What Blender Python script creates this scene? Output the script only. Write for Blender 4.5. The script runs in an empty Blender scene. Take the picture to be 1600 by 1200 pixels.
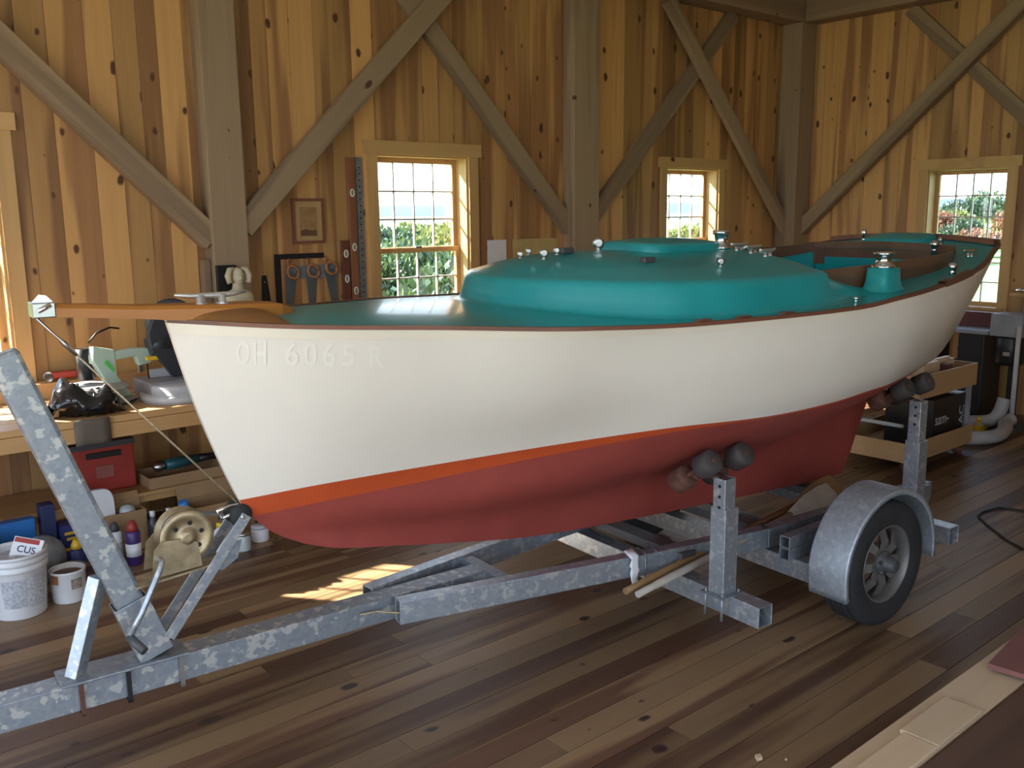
import bpy, math, random
import numpy as np
from mathutils import Vector, Matrix
random.seed(7)
scn = bpy.context.scene
COL = scn.collection

# ------------------------------------------------------------------ camera
F_PX, PITCH, ROLL, YAW, CAMH = 1440.0, 10.45, -0.6, 40.1, 2.1
_p, _r, _y = np.radians([PITCH, ROLL, YAW])
FW = np.array([np.sin(_y)*np.cos(_p), np.cos(_y)*np.cos(_p), -np.sin(_p)])
_rt = np.array([np.cos(_y), -np.sin(_y), 0.]); _up = np.cross(_rt, FW)
RT = np.cos(_r)*_rt + np.sin(_r)*_up; UP = -np.sin(_r)*_rt + np.cos(_r)*_up
CAM = np.array([0, 0, CAMH])
cd = bpy.data.cameras.new('camera'); cam = bpy.data.objects.new('camera', cd); COL.objects.link(cam)
cd.sensor_fit = 'HORIZONTAL'; cd.sensor_width = 36; cd.lens = 36*F_PX/1600; cd.clip_start = .05; cd.clip_end = 3000
cam.matrix_world = Matrix(((RT[0], UP[0], -FW[0], CAM[0]), (RT[1], UP[1], -FW[1], CAM[1]), (RT[2], UP[2], -FW[2], CAM[2]), (0, 0, 0, 1)))
scn.camera = cam

# ------------------------------------------------------------------ world, sun, exposure
SKY = 2.5
w = bpy.data.worlds.new('world'); scn.world = w; w.use_nodes = True
nn = w.node_tree.nodes; ll = w.node_tree.links; nn.clear()
tc = nn.new('ShaderNodeTexCoord'); sep = nn.new('ShaderNodeSeparateXYZ'); ll.new(tc.outputs['Generated'], sep.inputs[0])
rmp = nn.new('ShaderNodeValToRGB'); ll.new(sep.outputs['Z'], rmp.inputs[0])
e = rmp.color_ramp.elements
e[0].position = 0.0; e[0].color = (.84, .92, 1, 1); e[1].position = .8; e[1].color = (.34, .56, 1, 1)
k = rmp.color_ramp.elements.new(.22); k.color = (.64, .81, 1, 1)
bg = nn.new('ShaderNodeBackground'); bg.inputs[1].default_value = SKY; ll.new(rmp.outputs[0], bg.inputs[0])
wo = nn.new('ShaderNodeOutputWorld'); ll.new(bg.outputs[0], wo.inputs[0])
SUND = Vector((.755, -1, -.975)).normalized()
sd = bpy.data.lights.new('sun', 'SUN'); sd.energy = 22; sd.angle = math.radians(.6); sd.color = (1, .93, .80)
so = bpy.data.objects.new('sun', sd); COL.objects.link(so); so.rotation_euler = SUND.to_track_quat('-Z', 'Y').to_euler(); so.location = (-10, 20, 14)
vs = scn.view_settings; vs.view_transform = 'Standard'; vs.look = 'None'; vs.gamma = 1; vs.use_curve_mapping = False; vs.exposure = 0.95

# ------------------------------------------------------------------ pixel helpers (direction only; the plane gives the distance)
def ray(x, y): return FW + RT*(x-800)/F_PX - UP*(y-600)/F_PX
def onz(x, y, z=0.): d = ray(x, y); return CAM + d*(z-CAM[2])/d[2]
def ony(x, y, Y): d = ray(x, y); return CAM + d*(Y/d[1])
def onx(x, y, X): d = ray(x, y); return CAM + d*(X/d[0])
# boat / trailer frame: u aft along the keel, v across (negative towards the camera), z up from the floor
TH = math.radians(-4.5); OX, OY = 4.382, 3.083
AU = np.array([math.cos(TH), math.sin(TH), 0]); NV = np.array([-math.sin(TH), math.cos(TH), 0]); ORG = np.array([OX, OY, 0])
def onv(x, y, v):
    P0 = ORG + v*NV; d = ray(x, y); p = CAM + d*(((P0-CAM)@NV)/(d@NV)); return np.array([(p-ORG)@AU, v, p[2]])
def onu(x, y, u):
    P0 = ORG + u*AU; d = ray(x, y); p = CAM + d*(((P0-CAM)@AU)/(d@AU)) - ORG; return np.array([u, p@NV, p[2]])
def onl(x, y, z): p = onz(x, y, z)-ORG; return np.array([p@AU, p@NV, z])
def pchip(xs, ys):
    xs = np.asarray(xs, float); ys = np.asarray(ys, float)
    h = np.diff(xs); d = np.diff(ys)/h; m = np.zeros_like(ys)
    for i in range(1, len(xs)-1):
        if d[i-1]*d[i] > 0:
            w1 = 2*h[i]+h[i-1]; w2 = h[i]+2*h[i-1]; m[i] = (w1+w2)/(w1/d[i-1]+w2/d[i])
    m[0], m[-1] = d[0], d[-1]
    def f(x):
        x = np.clip(np.asarray(x, float), xs[0], xs[-1]); i = np.clip(np.searchsorted(xs, x)-1, 0, len(h)-1)
        t = (x-xs[i])/h[i]; t2 = t*t; t3 = t2*t
        return (2*t3-3*t2+1)*ys[i]+(t3-2*t2+t)*h[i]*m[i]+(-2*t3+3*t2)*ys[i+1]+(t3-t2)*h[i]*m[i+1]
    return f

# ------------------------------------------------------------------ materials
MATS = {}
def _new(name):
    m = bpy.data.materials.new(name); m.use_nodes = True
    n = m.node_tree.nodes; l = m.node_tree.links
    return m, n, l, n['Principled BSDF']
def mat(name, col, rough=.5, metal=0., var=.12, scale=8., bump=0., coat=0., spec=.5, emit=None):
    if name in MATS: return MATS[name]
    m, n, l, b = _new(name)
    b.inputs['Roughness'].default_value = rough; b.inputs['Metallic'].default_value = metal
    b.inputs['Coat Weight'].default_value = coat; b.inputs['Coat Roughness'].default_value = .08; b.inputs['Specular IOR Level'].default_value = spec
    t = n.new('ShaderNodeTexCoord'); nz = n.new('ShaderNodeTexNoise'); nz.inputs['Scale'].default_value = scale; nz.inputs['Detail'].default_value = 5
    l.new(t.outputs['Object'], nz.inputs['Vector'])
    r = n.new('ShaderNodeValToRGB'); l.new(nz.outputs['Fac'], r.inputs[0])
    r.color_ramp.elements[0].position = .3; r.color_ramp.elements[1].position = .7
    r.color_ramp.elements[0].color = tuple(c*(1-var) for c in col)+(1,)
    r.color_ramp.elements[1].color = tuple(min(1, c*(1+var)) for c in col)+(1,)
    l.new(r.outputs[0], b.inputs['Base Color'])
    if bump:
        bp = n.new('ShaderNodeBump'); bp.inputs['Strength'].default_value = bump; bp.inputs['Distance'].default_value = .01
        l.new(nz.outputs['Fac'], bp.inputs['Height']); l.new(bp.outputs[0], b.inputs['Normal'])
    MATS[name] = m; return m
def wood(name, light, dark, axis=2, rough=.5, knots=.0, heart=.5, rnd=.25, grain=22., coat=0., knotcol=(.09, .035, .015), kscale=5.5):
    if name in MATS: return MATS[name]
    m, n, l, b = _new(name)
    b.inputs['Roughness'].default_value = rough; b.inputs['Coat Weight'].default_value = coat; b.inputs['Coat Roughness'].default_value = .2
    t = n.new('ShaderNodeTexCoord'); oi = n.new('ShaderNodeObjectInfo')
    off = n.new('ShaderNodeVectorMath'); off.operation = 'SCALE'; off.inputs[0].default_value = (13.7, 7.3, 31.1); l.new(oi.outputs['Random'], off.inputs['Scale'])
    add = n.new('ShaderNodeVectorMath'); add.operation = 'ADD'; l.new(t.outputs['Object'], add.inputs[0]); l.new(off.outputs[0], add.inputs[1])
    def mp(sc_across, sc_along):
        mm = n.new('ShaderNodeMapping'); s = [sc_across]*3; s[axis] = sc_along; mm.inputs['Scale'].default_value = s
        l.new(add.outputs[0], mm.inputs['Vector']); return mm
    # fine grain
    g = n.new('ShaderNodeTexNoise'); g.inputs['Scale'].default_value = 1; g.inputs['Detail'].default_value = 6; g.inputs['Distortion'].default_value = .6
    l.new(mp(grain, grain*.045).outputs[0], g.inputs['Vector'])
    # heartwood bands with wandering edges
    h = n.new('ShaderNodeTexNoise'); h.inputs['Scale'].default_value = 1; h.inputs['Detail'].default_value = 2; l.new(mp(5.0, .35).outputs[0], h.inputs['Vector'])
    hr = n.new('ShaderNodeValToRGB'); l.new(h.outputs['Fac'], hr.inputs[0]); hr.color_ramp.elements[0].position = .49; hr.color_ramp.elements[1].position = .57
    hv = n.new('ShaderNodeMath'); hv.operation = 'MULTIPLY'; hv.inputs[1].default_value = heart; l.new(hr.outputs[0], hv.inputs[0])
    gs = n.new('ShaderNodeMath'); gs.operation = 'MULTIPLY_ADD'; gs.inputs[1].default_value = .5; gs.inputs[2].default_value = -.12; l.new(g.outputs['Fac'], gs.inputs[0])
    fa = n.new('ShaderNodeMath'); fa.operation = 'ADD'; fa.use_clamp = True; l.new(hv.outputs[0], fa.inputs[0]); l.new(gs.outputs[0], fa.inputs[1])
    mx = n.new('ShaderNodeMix'); mx.data_type = 'RGBA'; l.new(fa.outputs[0], mx.inputs['Factor'])
    mx.inputs[6].default_value = light+(1,); mx.inputs[7].default_value = dark+(1,)
    col = mx.outputs[2]
    # board to board tone
    rr = n.new('ShaderNodeMapRange'); rr.inputs[3].default_value = 1-rnd; rr.inputs[4].default_value = 1+rnd*.6; l.new(oi.outputs['Random'], rr.inputs[0])
    mu = n.new('ShaderNodeVectorMath'); mu.operation = 'SCALE'; l.new(col, mu.inputs[0]); l.new(rr.outputs[0], mu.inputs['Scale'])
    col = mu.outputs[0]
    if knots:
        sx = n.new('ShaderNodeSeparateXYZ'); l.new(add.outputs[0], sx.inputs[0]); ax_ = [0, 1, 2]; ax_.remove(axis)
        ac = n.new('ShaderNodeMath'); ac.operation = 'ADD'; l.new(sx.outputs[ax_[0]], ac.inputs[0]); l.new(sx.outputs[ax_[1]], ac.inputs[1])
        cb = n.new('ShaderNodeCombineXYZ'); l.new(ac.outputs[0], cb.inputs[0]); l.new(sx.outputs[axis], cb.inputs[1])
        sc_ = n.new('ShaderNodeMapping'); sc_.inputs['Scale'].default_value = (kscale, kscale*.6, 1); l.new(cb.outputs[0], sc_.inputs['Vector'])
        wn = n.new('ShaderNodeTexNoise'); wn.inputs['Scale'].default_value = 3; wn.noise_dimensions = '2D'; l.new(sc_.outputs[0], wn.inputs['Vector'])
        wm = n.new('ShaderNodeMix'); wm.data_type = 'VECTOR'; wm.inputs['Factor'].default_value = .10; l.new(sc_.outputs[0], wm.inputs[4]); l.new(wn.outputs['Color'], wm.inputs[5])
        v = n.new('ShaderNodeTexVoronoi'); v.voronoi_dimensions = '2D'; v.inputs['Scale'].default_value = 1; v.inputs['Randomness'].default_value = 1; l.new(wm.outputs[1], v.inputs['Vector'])
        sp = n.new('ShaderNodeSeparateColor'); l.new(v.outputs['Color'], sp.inputs[0])
        sz = n.new('ShaderNodeMapRange'); sz.inputs[1].default_value = 1-knots; sz.inputs[2].default_value = 1; sz.inputs[3].default_value = -.02; sz.inputs[4].default_value = .13; l.new(sp.outputs[0], sz.inputs[0])
        df = n.new('ShaderNodeMath'); df.operation = 'SUBTRACT'; l.new(sz.outputs[0], df.inputs[0]); l.new(v.outputs['Distance'], df.inputs[1])
        ds = n.new('ShaderNodeMapRange'); ds.inputs[1].default_value = -.02; ds.inputs[2].default_value = .03; l.new(df.outputs[0], ds.inputs[0])
        kx = n.new('ShaderNodeMix'); kx.data_type = 'RGBA'; l.new(ds.outputs[0], kx.inputs['Factor']); l.new(col, kx.inputs[6]); kx.inputs[7].default_value = knotcol+(1,)
        col = kx.outputs[2]
    l.new(col, b.inputs['Base Color'])
    bp = n.new('ShaderNodeBump'); bp.inputs['Strength'].default_value = .12; bp.inputs['Distance'].default_value = .01; l.new(g.outputs['Fac'], bp.inputs['Height']); l.new(bp.outputs[0], b.inputs['Normal'])
    MATS[name] = m; return m
def galv(name, tone=.40, blotch=.5, rough=.42, metal=.75):
    if name in MATS: return MATS[name]
    m, n, l, b = _new(name)
    b.inputs['Metallic'].default_value = metal; b.inputs['Roughness'].default_value = rough
    t = n.new('ShaderNodeTexCoord')
    v = n.new('ShaderNodeTexVoronoi'); v.inputs['Scale'].default_value = 55; l.new(t.outputs['Object'], v.inputs['Vector'])
    sp = n.new('ShaderNodeSeparateColor'); l.new(v.outputs['Color'], sp.inputs[0])
    nz = n.new('ShaderNodeTexNoise'); nz.inputs['Scale'].default_value = 26; nz.inputs['Detail'].default_value = 3; l.new(t.outputs['Object'], nz.inputs['Vector'])
    r = n.new('ShaderNodeValToRGB'); l.new(nz.outputs['Fac'], r.inputs[0]); r.color_ramp.elements[0].position = .55; r.color_ramp.elements[1].position = .61
    a = n.new('ShaderNodeMath'); a.operation = 'MULTIPLY'; a.inputs[1].default_value = blotch; l.new(r.outputs[0], a.inputs[0])
    s2 = n.new('ShaderNodeMath'); s2.operation = 'MULTIPLY_ADD'; s2.inputs[1].default_value = .25; l.new(sp.outputs[0], s2.inputs[0]); l.new(a.outputs[0], s2.inputs[2])
    mx = n.new('ShaderNodeMix'); mx.data_type = 'RGBA'; l.new(s2.outputs[0], mx.inputs['Factor'])
    mx.inputs[6].default_value = (tone*.86, tone*.97, tone*1.12, 1); mx.inputs[7].default_value = (min(1, tone*1.75), min(1, tone*1.78), tone*1.72, 1)
    l.new(mx.outputs[2], b.inputs['Base Color'])
    MATS[name] = m; return m
def glassmat(name, gloss=.06, tint=(1, 1, 1), rough=0.):
    if name in MATS: return MATS[name]
    m = bpy.data.materials.new(name); m.use_nodes = True; n = m.node_tree.nodes; l = m.node_tree.links; n.clear()
    tr = n.new('ShaderNodeBsdfTransparent'); tr.inputs[0].default_value = tint+(1,); gl = n.new('ShaderNodeBsdfGlossy'); gl.inputs['Roughness'].default_value = rough
    mx = n.new('ShaderNodeMixShader'); mx.inputs[0].default_value = gloss; o = n.new('ShaderNodeOutputMaterial')
    l.new(tr.outputs[0], mx.inputs[1]); l.new(gl.outputs[0], mx.inputs[2]); l.new(mx.outputs[0], o.inputs[0]); MATS[name] = m; return m
def leafmat(name, c1, c2):
    if name in MATS: return MATS[name]
    m, n, l, b = _new(name); b.inputs['Roughness'].default_value = .45
    g = n.new('ShaderNodeNewGeometry'); r = n.new('ShaderNodeValToRGB'); l.new(g.outputs['Random Per Island'], r.inputs[0])
    r.color_ramp.elements[0].color = c1+(1,); r.color_ramp.elements[1].color = c2+(1,)
    l.new(r.outputs[0], b.inputs['Base Color'])
    b.inputs['Transmission Weight'].default_value = 0
    tl = n.new('ShaderNodeBsdfTranslucent'); l.new(r.outputs[0], tl.inputs[0]); mx = n.new('ShaderNodeMixShader'); mx.inputs[0].default_value = .3
    o = n['Material Output']; l.new(b.outputs[0], mx.inputs[1]); l.new(tl.outputs[0], mx.inputs[2]); l.new(mx.outputs[0], o.inputs[0])
    MATS[name] = m; return m

M_WALL = wood('knotty_pine_wall', (.60, .335, .120), (.31, .145, .058), 2, .5, knots=.55, heart=.76, rnd=.34)
M_FLOOR = wood('stained_pine_floor', (.27, .17, .085), (.120, .058, .032), 0, .46, knots=.36, heart=.85, rnd=.42, coat=0., knotcol=(.035, .02, .015), kscale=5)
M_TIMBER = wood('weathered_timber', (.36, .25, .15), (.18, .12, .075), 2, .8, knots=.14, heart=.55, rnd=.12)
M_TIMBX = wood('weathered_timber_x', (.33, .225, .130), (.19, .125, .075), 0, .8, knots=.10, heart=.4, rnd=.12)
M_TRIM = wood('pine_trim', (.60, .37, .15), (.42, .23, .09), 2, .45, knots=.10, heart=.35, rnd=.10)
M_TRIMX = wood('pine_trim_x', (.60, .37, .15), (.42, .23, .09), 0, .45, knots=.10, heart=.35, rnd=.10)
M_BENCH = wood('bench_pine', (.56, .33, .14), (.36, .19, .08), 0, .5, knots=.12, heart=.4, rnd=.15)
M_TEAK = wood('varnished_wood', (.46, .175, .028), (.26, .09, .016), 0, .42, heart=.5, rnd=.05, coat=.08)
M_COAM = wood('coaming_wood', (.155, .078, .042), (.08, .04, .024), 0, .4, heart=.5, rnd=.05, coat=.2)
M_RAIL = wood('rail_wood', (.20, .075, .04), (.10, .04, .025), 0, .5, heart=.5, rnd=.05)
M_MAPLE = wood('maple_board', (.66, .50, .33), (.56, .38, .22), 0, .5, heart=.25, rnd=.12)
M_DARKB = wood('dark_board', (.13, .062, .04), (.07, .035, .025), 0, .5, heart=.5, rnd=.2)
M_PURPLE = wood('purplish_board', (.24, .09, .075), (.17, .06, .055), 0, .5, heart=.5, rnd=.1)
M_CART = wood('cart_plywood', (.46, .29, .14), (.33, .19, .09), 0, .6, heart=.3, rnd=.15)
M_WHITE = mat('white_gelcoat', (.80, .745, .66), .28, var=.02, scale=3, coat=.3)
M_CREAM = mat('cream_band', (.80, .73, .60), .35, var=.04, scale=5)
M_BOOT = mat('orange_red_boot', (.50, .075, .020), .45, var=.06)
M_RED = mat('red_bottom_paint', (.30, .052, .040), .6, var=.10, scale=6, bump=.05)
M_TURQ = mat('turquoise_gelcoat', (.010, .29, .31), .30, var=.05, scale=4, coat=.25)
M_CHROME = mat('chrome', (.75, .76, .78), .10, 1., var=.05)
M_STEEL = mat('satin_steel', (.50, .50, .50), .32, 1., var=.1)
M_ALU = mat('cast_aluminium', (.62, .62, .60), .38, .8, var=.06)
M_GALV = galv('galvanised_steel')
M_GALVD = galv('dull_galvanised', .27, .30, .5, .7)
M_GALVP = galv('spangled_galvanised', .30, .9, .5, .6)
M_ZINC = mat('yellow_zinc', (.40, .32, .20), .45, .7, var=.3, scale=18)
M_RUBBER = mat('black_rubber', (.022, .022, .024), .75, var=.2, bump=.1)
M_ROLLER = mat('worn_rubber_roller', (.055, .045, .045), .7, var=.35, scale=14)
M_RUST = mat('rusty_paint', (.11, .042, .028), .8, var=.4, scale=20)
M_BLACK = mat('black_paint', (.012, .012, .014), .4, var=.2)
M_BLACKPL = mat('black_polythene', (.010, .010, .012), .12, var=.2, coat=.3)
M_DGREY = mat('dark_grey', (.06, .06, .065), .5)
M_GREY = mat('grey_paint', (.26, .26, .28), .45)
M_LGREY = mat('light_grey_plastic', (.50, .50, .52), .45)
M_HOSE = mat('grey_hose_plastic', (.34, .34, .34), .5)
M_WPL = mat('white_plastic', (.74, .74, .76), .4, var=.04)
M_PAPER = mat('white_paper', (.72, .70, .68), .8, var=.03)
M_CARD = mat('cardboard', (.36, .22, .11), .85, var=.08)
M_MINT = mat('mint_green_paint', (.48, .62, .52), .35, var=.04)
M_GREEN = mat('bright_green_paint', (.10, .62, .12), .4)
M_YELLOW = mat('yellow_plastic', (.75, .48, .03), .4)
M_REDPL = mat('red_plastic', (.34, .035, .025), .45)
M_BLUEPL = mat('blue_plastic', (.03, .17, .50), .4)
M_NAVY = mat('navy_print', (.025, .03, .14), .45)
M_TEALPL = mat('teal_plastic', (.015, .10, .12), .4)
M_ROPE = mat('wire_rope', (.44, .36, .24), .5, .3, var=.3, scale=90)
M_PLASTER = mat('carved_plaster', (.52, .45, .31), .6, var=.12, scale=20)
M_GLASS = glassmat('window_glass')
M_MUNTIN = mat('pale_muntin', (.62, .60, .55), .5, var=.03)
M_CEIL = mat('white_ceiling', (.75, .75, .74), .8, var=.02)
M_WIRE = mat('black_cable', (.012, .012, .012), .5)

# ------------------------------------------------------------------ mesh builder
def basis(d, up=(0, 0, 1)):
    d = Vector(d).normalized(); u = Vector(up)
    if abs(d.dot(u)) > .98: u = Vector((1, 0, 0)) if abs(d.x) < .9 else Vector((0, 1, 0))
    s = d.cross(u).normalized(); return d, s, s.cross(d).normalized()
class MB:
    def __init__(s): s.v = []; s.f = []; s.sm = []
    def add(s, vs, fs, smooth=False):
        o = len(s.v); s.v += [tuple(float(c) for c in p) for p in vs]; s.f += [tuple(i+o for i in f) for f in fs]; s.sm += [smooth]*len(fs); return s
    def box(s, lo, hi, bev=0.):
        x0, y0, z0 = lo; x1, y1, z1 = hi
        vs = [(x0, y0, z0), (x1, y0, z0), (x1, y1, z0), (x0, y1, z0), (x0, y0, z1), (x1, y0, z1), (x1, y1, z1), (x0, y1, z1)]
        return s.add(vs, [(0, 3, 2, 1), (4, 5, 6, 7), (0, 1, 5, 4), (1, 2, 6, 5), (2, 3, 7, 6), (3, 0, 4, 7)])
    def cbox(s, c, d): return s.box([c[i]-d[i]/2 for i in range(3)], [c[i]+d[i]/2 for i in range(3)])
    def beam(s, a, b, wdt, hgt, up=(0, 0, 1), open_end=False, wall=.006):
        d, sd, u = basis(Vector(b)-Vector(a), up); a = Vector(a); b = Vector(b); vs = []
        for p in (a, b):
            for i, j in ((-1, -1), (1, -1), (1, 1), (-1, 1)): vs.append(p+sd*i*wdt/2+u*j*hgt/2)
        fs = [(0, 1, 5, 4), (1, 2, 6, 5), (2, 3, 7, 6), (3, 0, 4, 7)]
        if not open_end: return s.add(vs, [(0, 3, 2, 1), (4, 5, 6, 7)]+fs)
        for p in (a, b):
            for i, j in ((-1, -1), (1, -1), (1, 1), (-1, 1)): vs.append(p+sd*i*(wdt/2-wall)+u*j*(hgt/2-wall))
        for k in range(4):
            k2 = (k+1) % 4
            fs += [(k, k2, 8+k2, 8+k)[::-1], (4+k, 4+k2, 12+k2, 12+k), (8+k, 12+k, 12+k2, 8+k2)[::-1]]
        return s.add(vs, fs)
    def tube(s, pts, r, n=10, cap=True, smooth=True):
        pts = [Vector(p) for p in pts]; rs = r if isinstance(r, (list, tuple)) else [r]*len(pts)
        vs = []; prev = None
        for i, p in enumerate(pts):
            t = (pts[min(i+1, len(pts)-1)]-pts[max(i-1, 0)])
            if t.length < 1e-9: t = Vector((0, 0, 1))
            t.normalize()
            if prev is None: _, sd, u = basis(t)
            else:
                sd = prev-t*prev.dot(t)
                if sd.length < 1e-6: _, sd, u = basis(t)
                sd.normalize(); u = sd.cross(t)
            prev = sd
            for k in range(n):
                a = 2*math.pi*k/n; vs.append(p+sd*math.cos(a)*rs[i]+u*math.sin(a)*rs[i])
        fs = []
        for i in range(len(pts)-1):
            for k in range(n): fs.append((i*n+k, i*n+(k+1) % n, (i+1)*n+(k+1) % n, (i+1)*n+k))
        s.add(vs, fs, smooth)
        if cap:
            o = len(s.v)-len(vs); s.f += [tuple(o+k for k in range(n))[::-1], tuple(o+(len(pts)-1)*n+k for k in range(n))]; s.sm += [False, False]
        return s
    def lathe(s, prof, c=(0, 0, 0), axis=(0, 0, 1), n=20, smooth=True, cap=True):
        d, sd, u = basis(axis, (0, 1, 0) if abs(axis[2]) > .9 else (0, 0, 1)); c = Vector(c); vs = []; fs = []
        for r, h in prof:
            for k in range(n):
                a = 2*math.pi*k/n; vs.append(c+d*h+sd*math.cos(a)*r+u*math.sin(a)*r)
        for i in range(len(prof)-1):
            for k in range(n): fs.append((i*n+k, i*n+(k+1) % n, (i+1)*n+(k+1) % n, (i+1)*n+k))
        s.add(vs, fs, smooth); o = len(s.v)-len(vs)
        if cap and prof[0][0] > 1e-5: s.f.append(tuple(o+k for k in range(n))[::-1]); s.sm.append(False)
        if cap and prof[-1][0] > 1e-5: s.f.append(tuple(o+(len(prof)-1)*n+k for k in range(n))); s.sm.append(False)
        return s
    def prism(s, poly, ext, smooth=False):
        n = len(poly); a = [Vector(p) for p in poly]; e_ = Vector(ext); vs = a+[p+e_ for p in a]
        return s.add(vs, [tuple(range(n))[::-1], tuple(range(n, 2*n))]+[(k, (k+1) % n, n+(k+1) % n, n+k) for k in range(n)], smooth)
    def grid(s, P, smooth=True, closed=False):
        P = np.asarray(P, float); a, b_ = P.shape[:2]; fs = []
        for i in range(a-1):
            for j in range(b_ if closed else b_-1):
                j2 = (j+1) % b_; fs.append((i*b_+j, i*b_+j2, (i+1)*b_+j2, (i+1)*b_+j))
        return s.add(P.reshape(-1, 3), fs, smooth)
    def ball(s, c, r, n=14, m=8):
        rx, ry, rz = r if isinstance(r, (tuple, list)) else (r, r, r); c = Vector(c); P = []
        for i in range(m+1):
            a = math.pi*i/m; P.append([(c.x+rx*math.sin(a)*math.cos(2*math.pi*j/n), c.y+ry*math.sin(a)*math.sin(2*math.pi*j/n), c.z+rz*math.cos(a)) for j in range(n)])
        return s.grid(P, True, True)
def obj(name, mb, m, parent=None, loc=None, rot=None, bevel=0., fix=True):
    me = bpy.data.meshes.new(name); me.from_pydata(mb.v, [], mb.f); me.validate()
    for p, sm in zip(me.polygons, mb.sm): p.use_smooth = sm
    if fix:
        import bmesh
        bm = bmesh.new(); bm.from_mesh(me); bmesh.ops.recalc_face_normals(bm, faces=bm.faces); bm.to_mesh(me); bm.free()
    me.materials.append(m); o = bpy.data.objects.new(name, me); COL.objects.link(o)
    if parent: o.parent = parent
    if loc is not None: o.location = loc
    if rot is not None: o.rotation_euler = rot
    if bevel:
        b = o.modifiers.new('bevel', 'BEVEL'); b.width = bevel; b.segments = 2; b.limit_method = 'ANGLE'
    return o
def thing(name, label, cat, loc=(0, 0, 0), rz=0., group=None):
    o = bpy.data.objects.new(name, None); COL.objects.link(o); o.location = loc; o.rotation_euler = (0, 0, rz); o.empty_display_size = .1
    o['label'] = label; o['category'] = cat
    if group: o['group'] = group
    return o
def tag(o, label, cat, group=None):
    o['label'] = label; o['category'] = cat
    if group: o['group'] = group
    return o
def struct(o, label=None):
    o['kind'] = 'structure'
    if label: o['label'] = label
    return o
def sempty(name, label=None):
    o = bpy.data.objects.new(name, None); COL.objects.link(o); o.empty_display_size = .1; return struct(o, label)
def text_mesh(body, size, mapf):
    cu = bpy.data.curves.new('lettering', 'FONT'); cu.body = body; cu.size = size; cu.align_x = 'CENTER'; cu.align_y = 'CENTER'; cu.offset = size*.012
    to = bpy.data.objects.new('lettering', cu); COL.objects.link(to); bpy.context.view_layer.update()
    dg = bpy.context.evaluated_depsgraph_get(); me = to.evaluated_get(dg).to_mesh()
    mb = MB(); mb.add([mapf(v.co.x, v.co.y) for v in me.vertices], [tuple(p.vertices) for p in me.polygons])
    to.evaluated_get(dg).to_mesh_clear(); bpy.data.objects.remove(to); bpy.data.curves.remove(cu); return mb

# ================================================================== the barn room
XL, XR, YF, YB, ZC = -3.6, 10.05, -3.4, 6.6, 4.55      # inner faces of the boards
WT = .20                                               # wall thickness
# floor planks run along X
fl = sempty('floor', 'dark stained pine plank floor with reddish streaks and knots')
obj('subfloor', MB().box((XL-.4, YF-.4, -.20), (XR+.4, YB+.4, -.024)), M_DARKB, fl)
y = YB-.004; pw = .135; i = 0
while y > .55:
    xs = [max(XL, -.4-random.random()*2.0)]
    while xs[-1] < XR: xs.append(min(XR, xs[-1]+random.uniform(2.4, 4.2)))
    for a, b in zip(xs[:-1], xs[1:]):
        if b-a < .15: continue
        dz = random.uniform(-.0012, .0)
        o = obj('plank', MB().box((a+.0012, y-pw+.0014, -.022), (b-.0012, y-.0014, dz)), M_FLOOR, fl)
    y -= pw
rows = MB()                                            # floor behind the camera, never in view at plank scale
o = obj('plank_field', MB().box((XL, YF, -.022), (XR, y-.002, -.0005)), M_FLOOR, fl)

def board_wall(root, axis, span, z0, z1, plane, thick, openings, mult=1):
    """vertical boards along axis (0: wall along X at y=plane, 1: wall along Y at x=plane); openings = (a0,a1,z0,z1)"""
    cuts = sorted([span[0], span[1]]+[c for o_ in openings for c in o_[:2] if span[0] < c < span[1]])
    edges = []
    for a, b in zip(cuts[:-1], cuts[1:]):
        p = a
        while p < b-1e-6:
            wd = random.choice([.13, .16, .18, .20, .23, .25])*mult
            q = p+wd
            if b-q < .08: q = b
            edges.append((p, q)); p = q
    for p, q in edges:
        mid = (p+q)/2; segs = [(z0, z1)]
        for a0, a1, oz0, oz1 in openings:
            if a0 < mid < a1: segs = [(z0, oz0), (oz1, z1)]
        dp = random.uniform(0, .004)
        for s0, s1 in segs:
            if s1-s0 < .02: continue
            lo, hi = (p+.0012, plane-dp), (q-.0012, plane+thick)
            if axis == 0: bx = ((lo[0], min(lo[1], hi[1]), s0), (hi[0], max(lo[1], hi[1]), s1))
            else: bx = ((min(lo[1], hi[1]), lo[0], s0), (max(lo[1], hi[1]), hi[0], s1))
            obj('board', MB().box(*bx), M_WALL, root)
def wall_shell(root, axis, span, z0, z1, p0, p1, openings):
    ops = sorted(openings); a = span[0]; m = MB()
    def B(a_, b_, c, d):
        if b_-a_ > .001 and d-c > .001:
            if axis == 0: m.box((a_, p0, c), (b_, p1, d))
            else: m.box((p0, a_, c), (p1, b_, d))
    for o0, o1, c, d in ops: B(a, o0, z0, z1); B(o0, o1, z0, c); B(o0, o1, d, z1); a = o1
    B(a, span[1], z0, z1)
    return obj('sheathing', m, M_DARKB, root)
# window openings (a0, a1, sill, head)
W1 = (4.13, 5.08, 1.08, 2.60); W2 = (7.72, 8.62, 1.08, 2.575); W4 = (.42, 1.36, 1.08, 2.655)
W3 = (4.06, 4.90, 1.08, 2.53)
wb = sempty('wall_back', 'knotty pine board wall behind the boat')
board_wall(wb, 0, (XL, XR), 0, ZC, YB, .024, [W1, W2, W4])
wall_shell(wb, 0, (XL-.2, XR+.2), 0, ZC, YB+.026, YB+WT, [W1, W2, W4])
wr = sempty('wall_right', 'knotty pine board end wall with one window')
board_wall(wr, 1, (YF, YB), 0, ZC, XR, .024, [W3])
wall_shell(wr, 1, (YF-.2, YB), 0, ZC, XR+.026, XR+WT, [W3])
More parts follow.
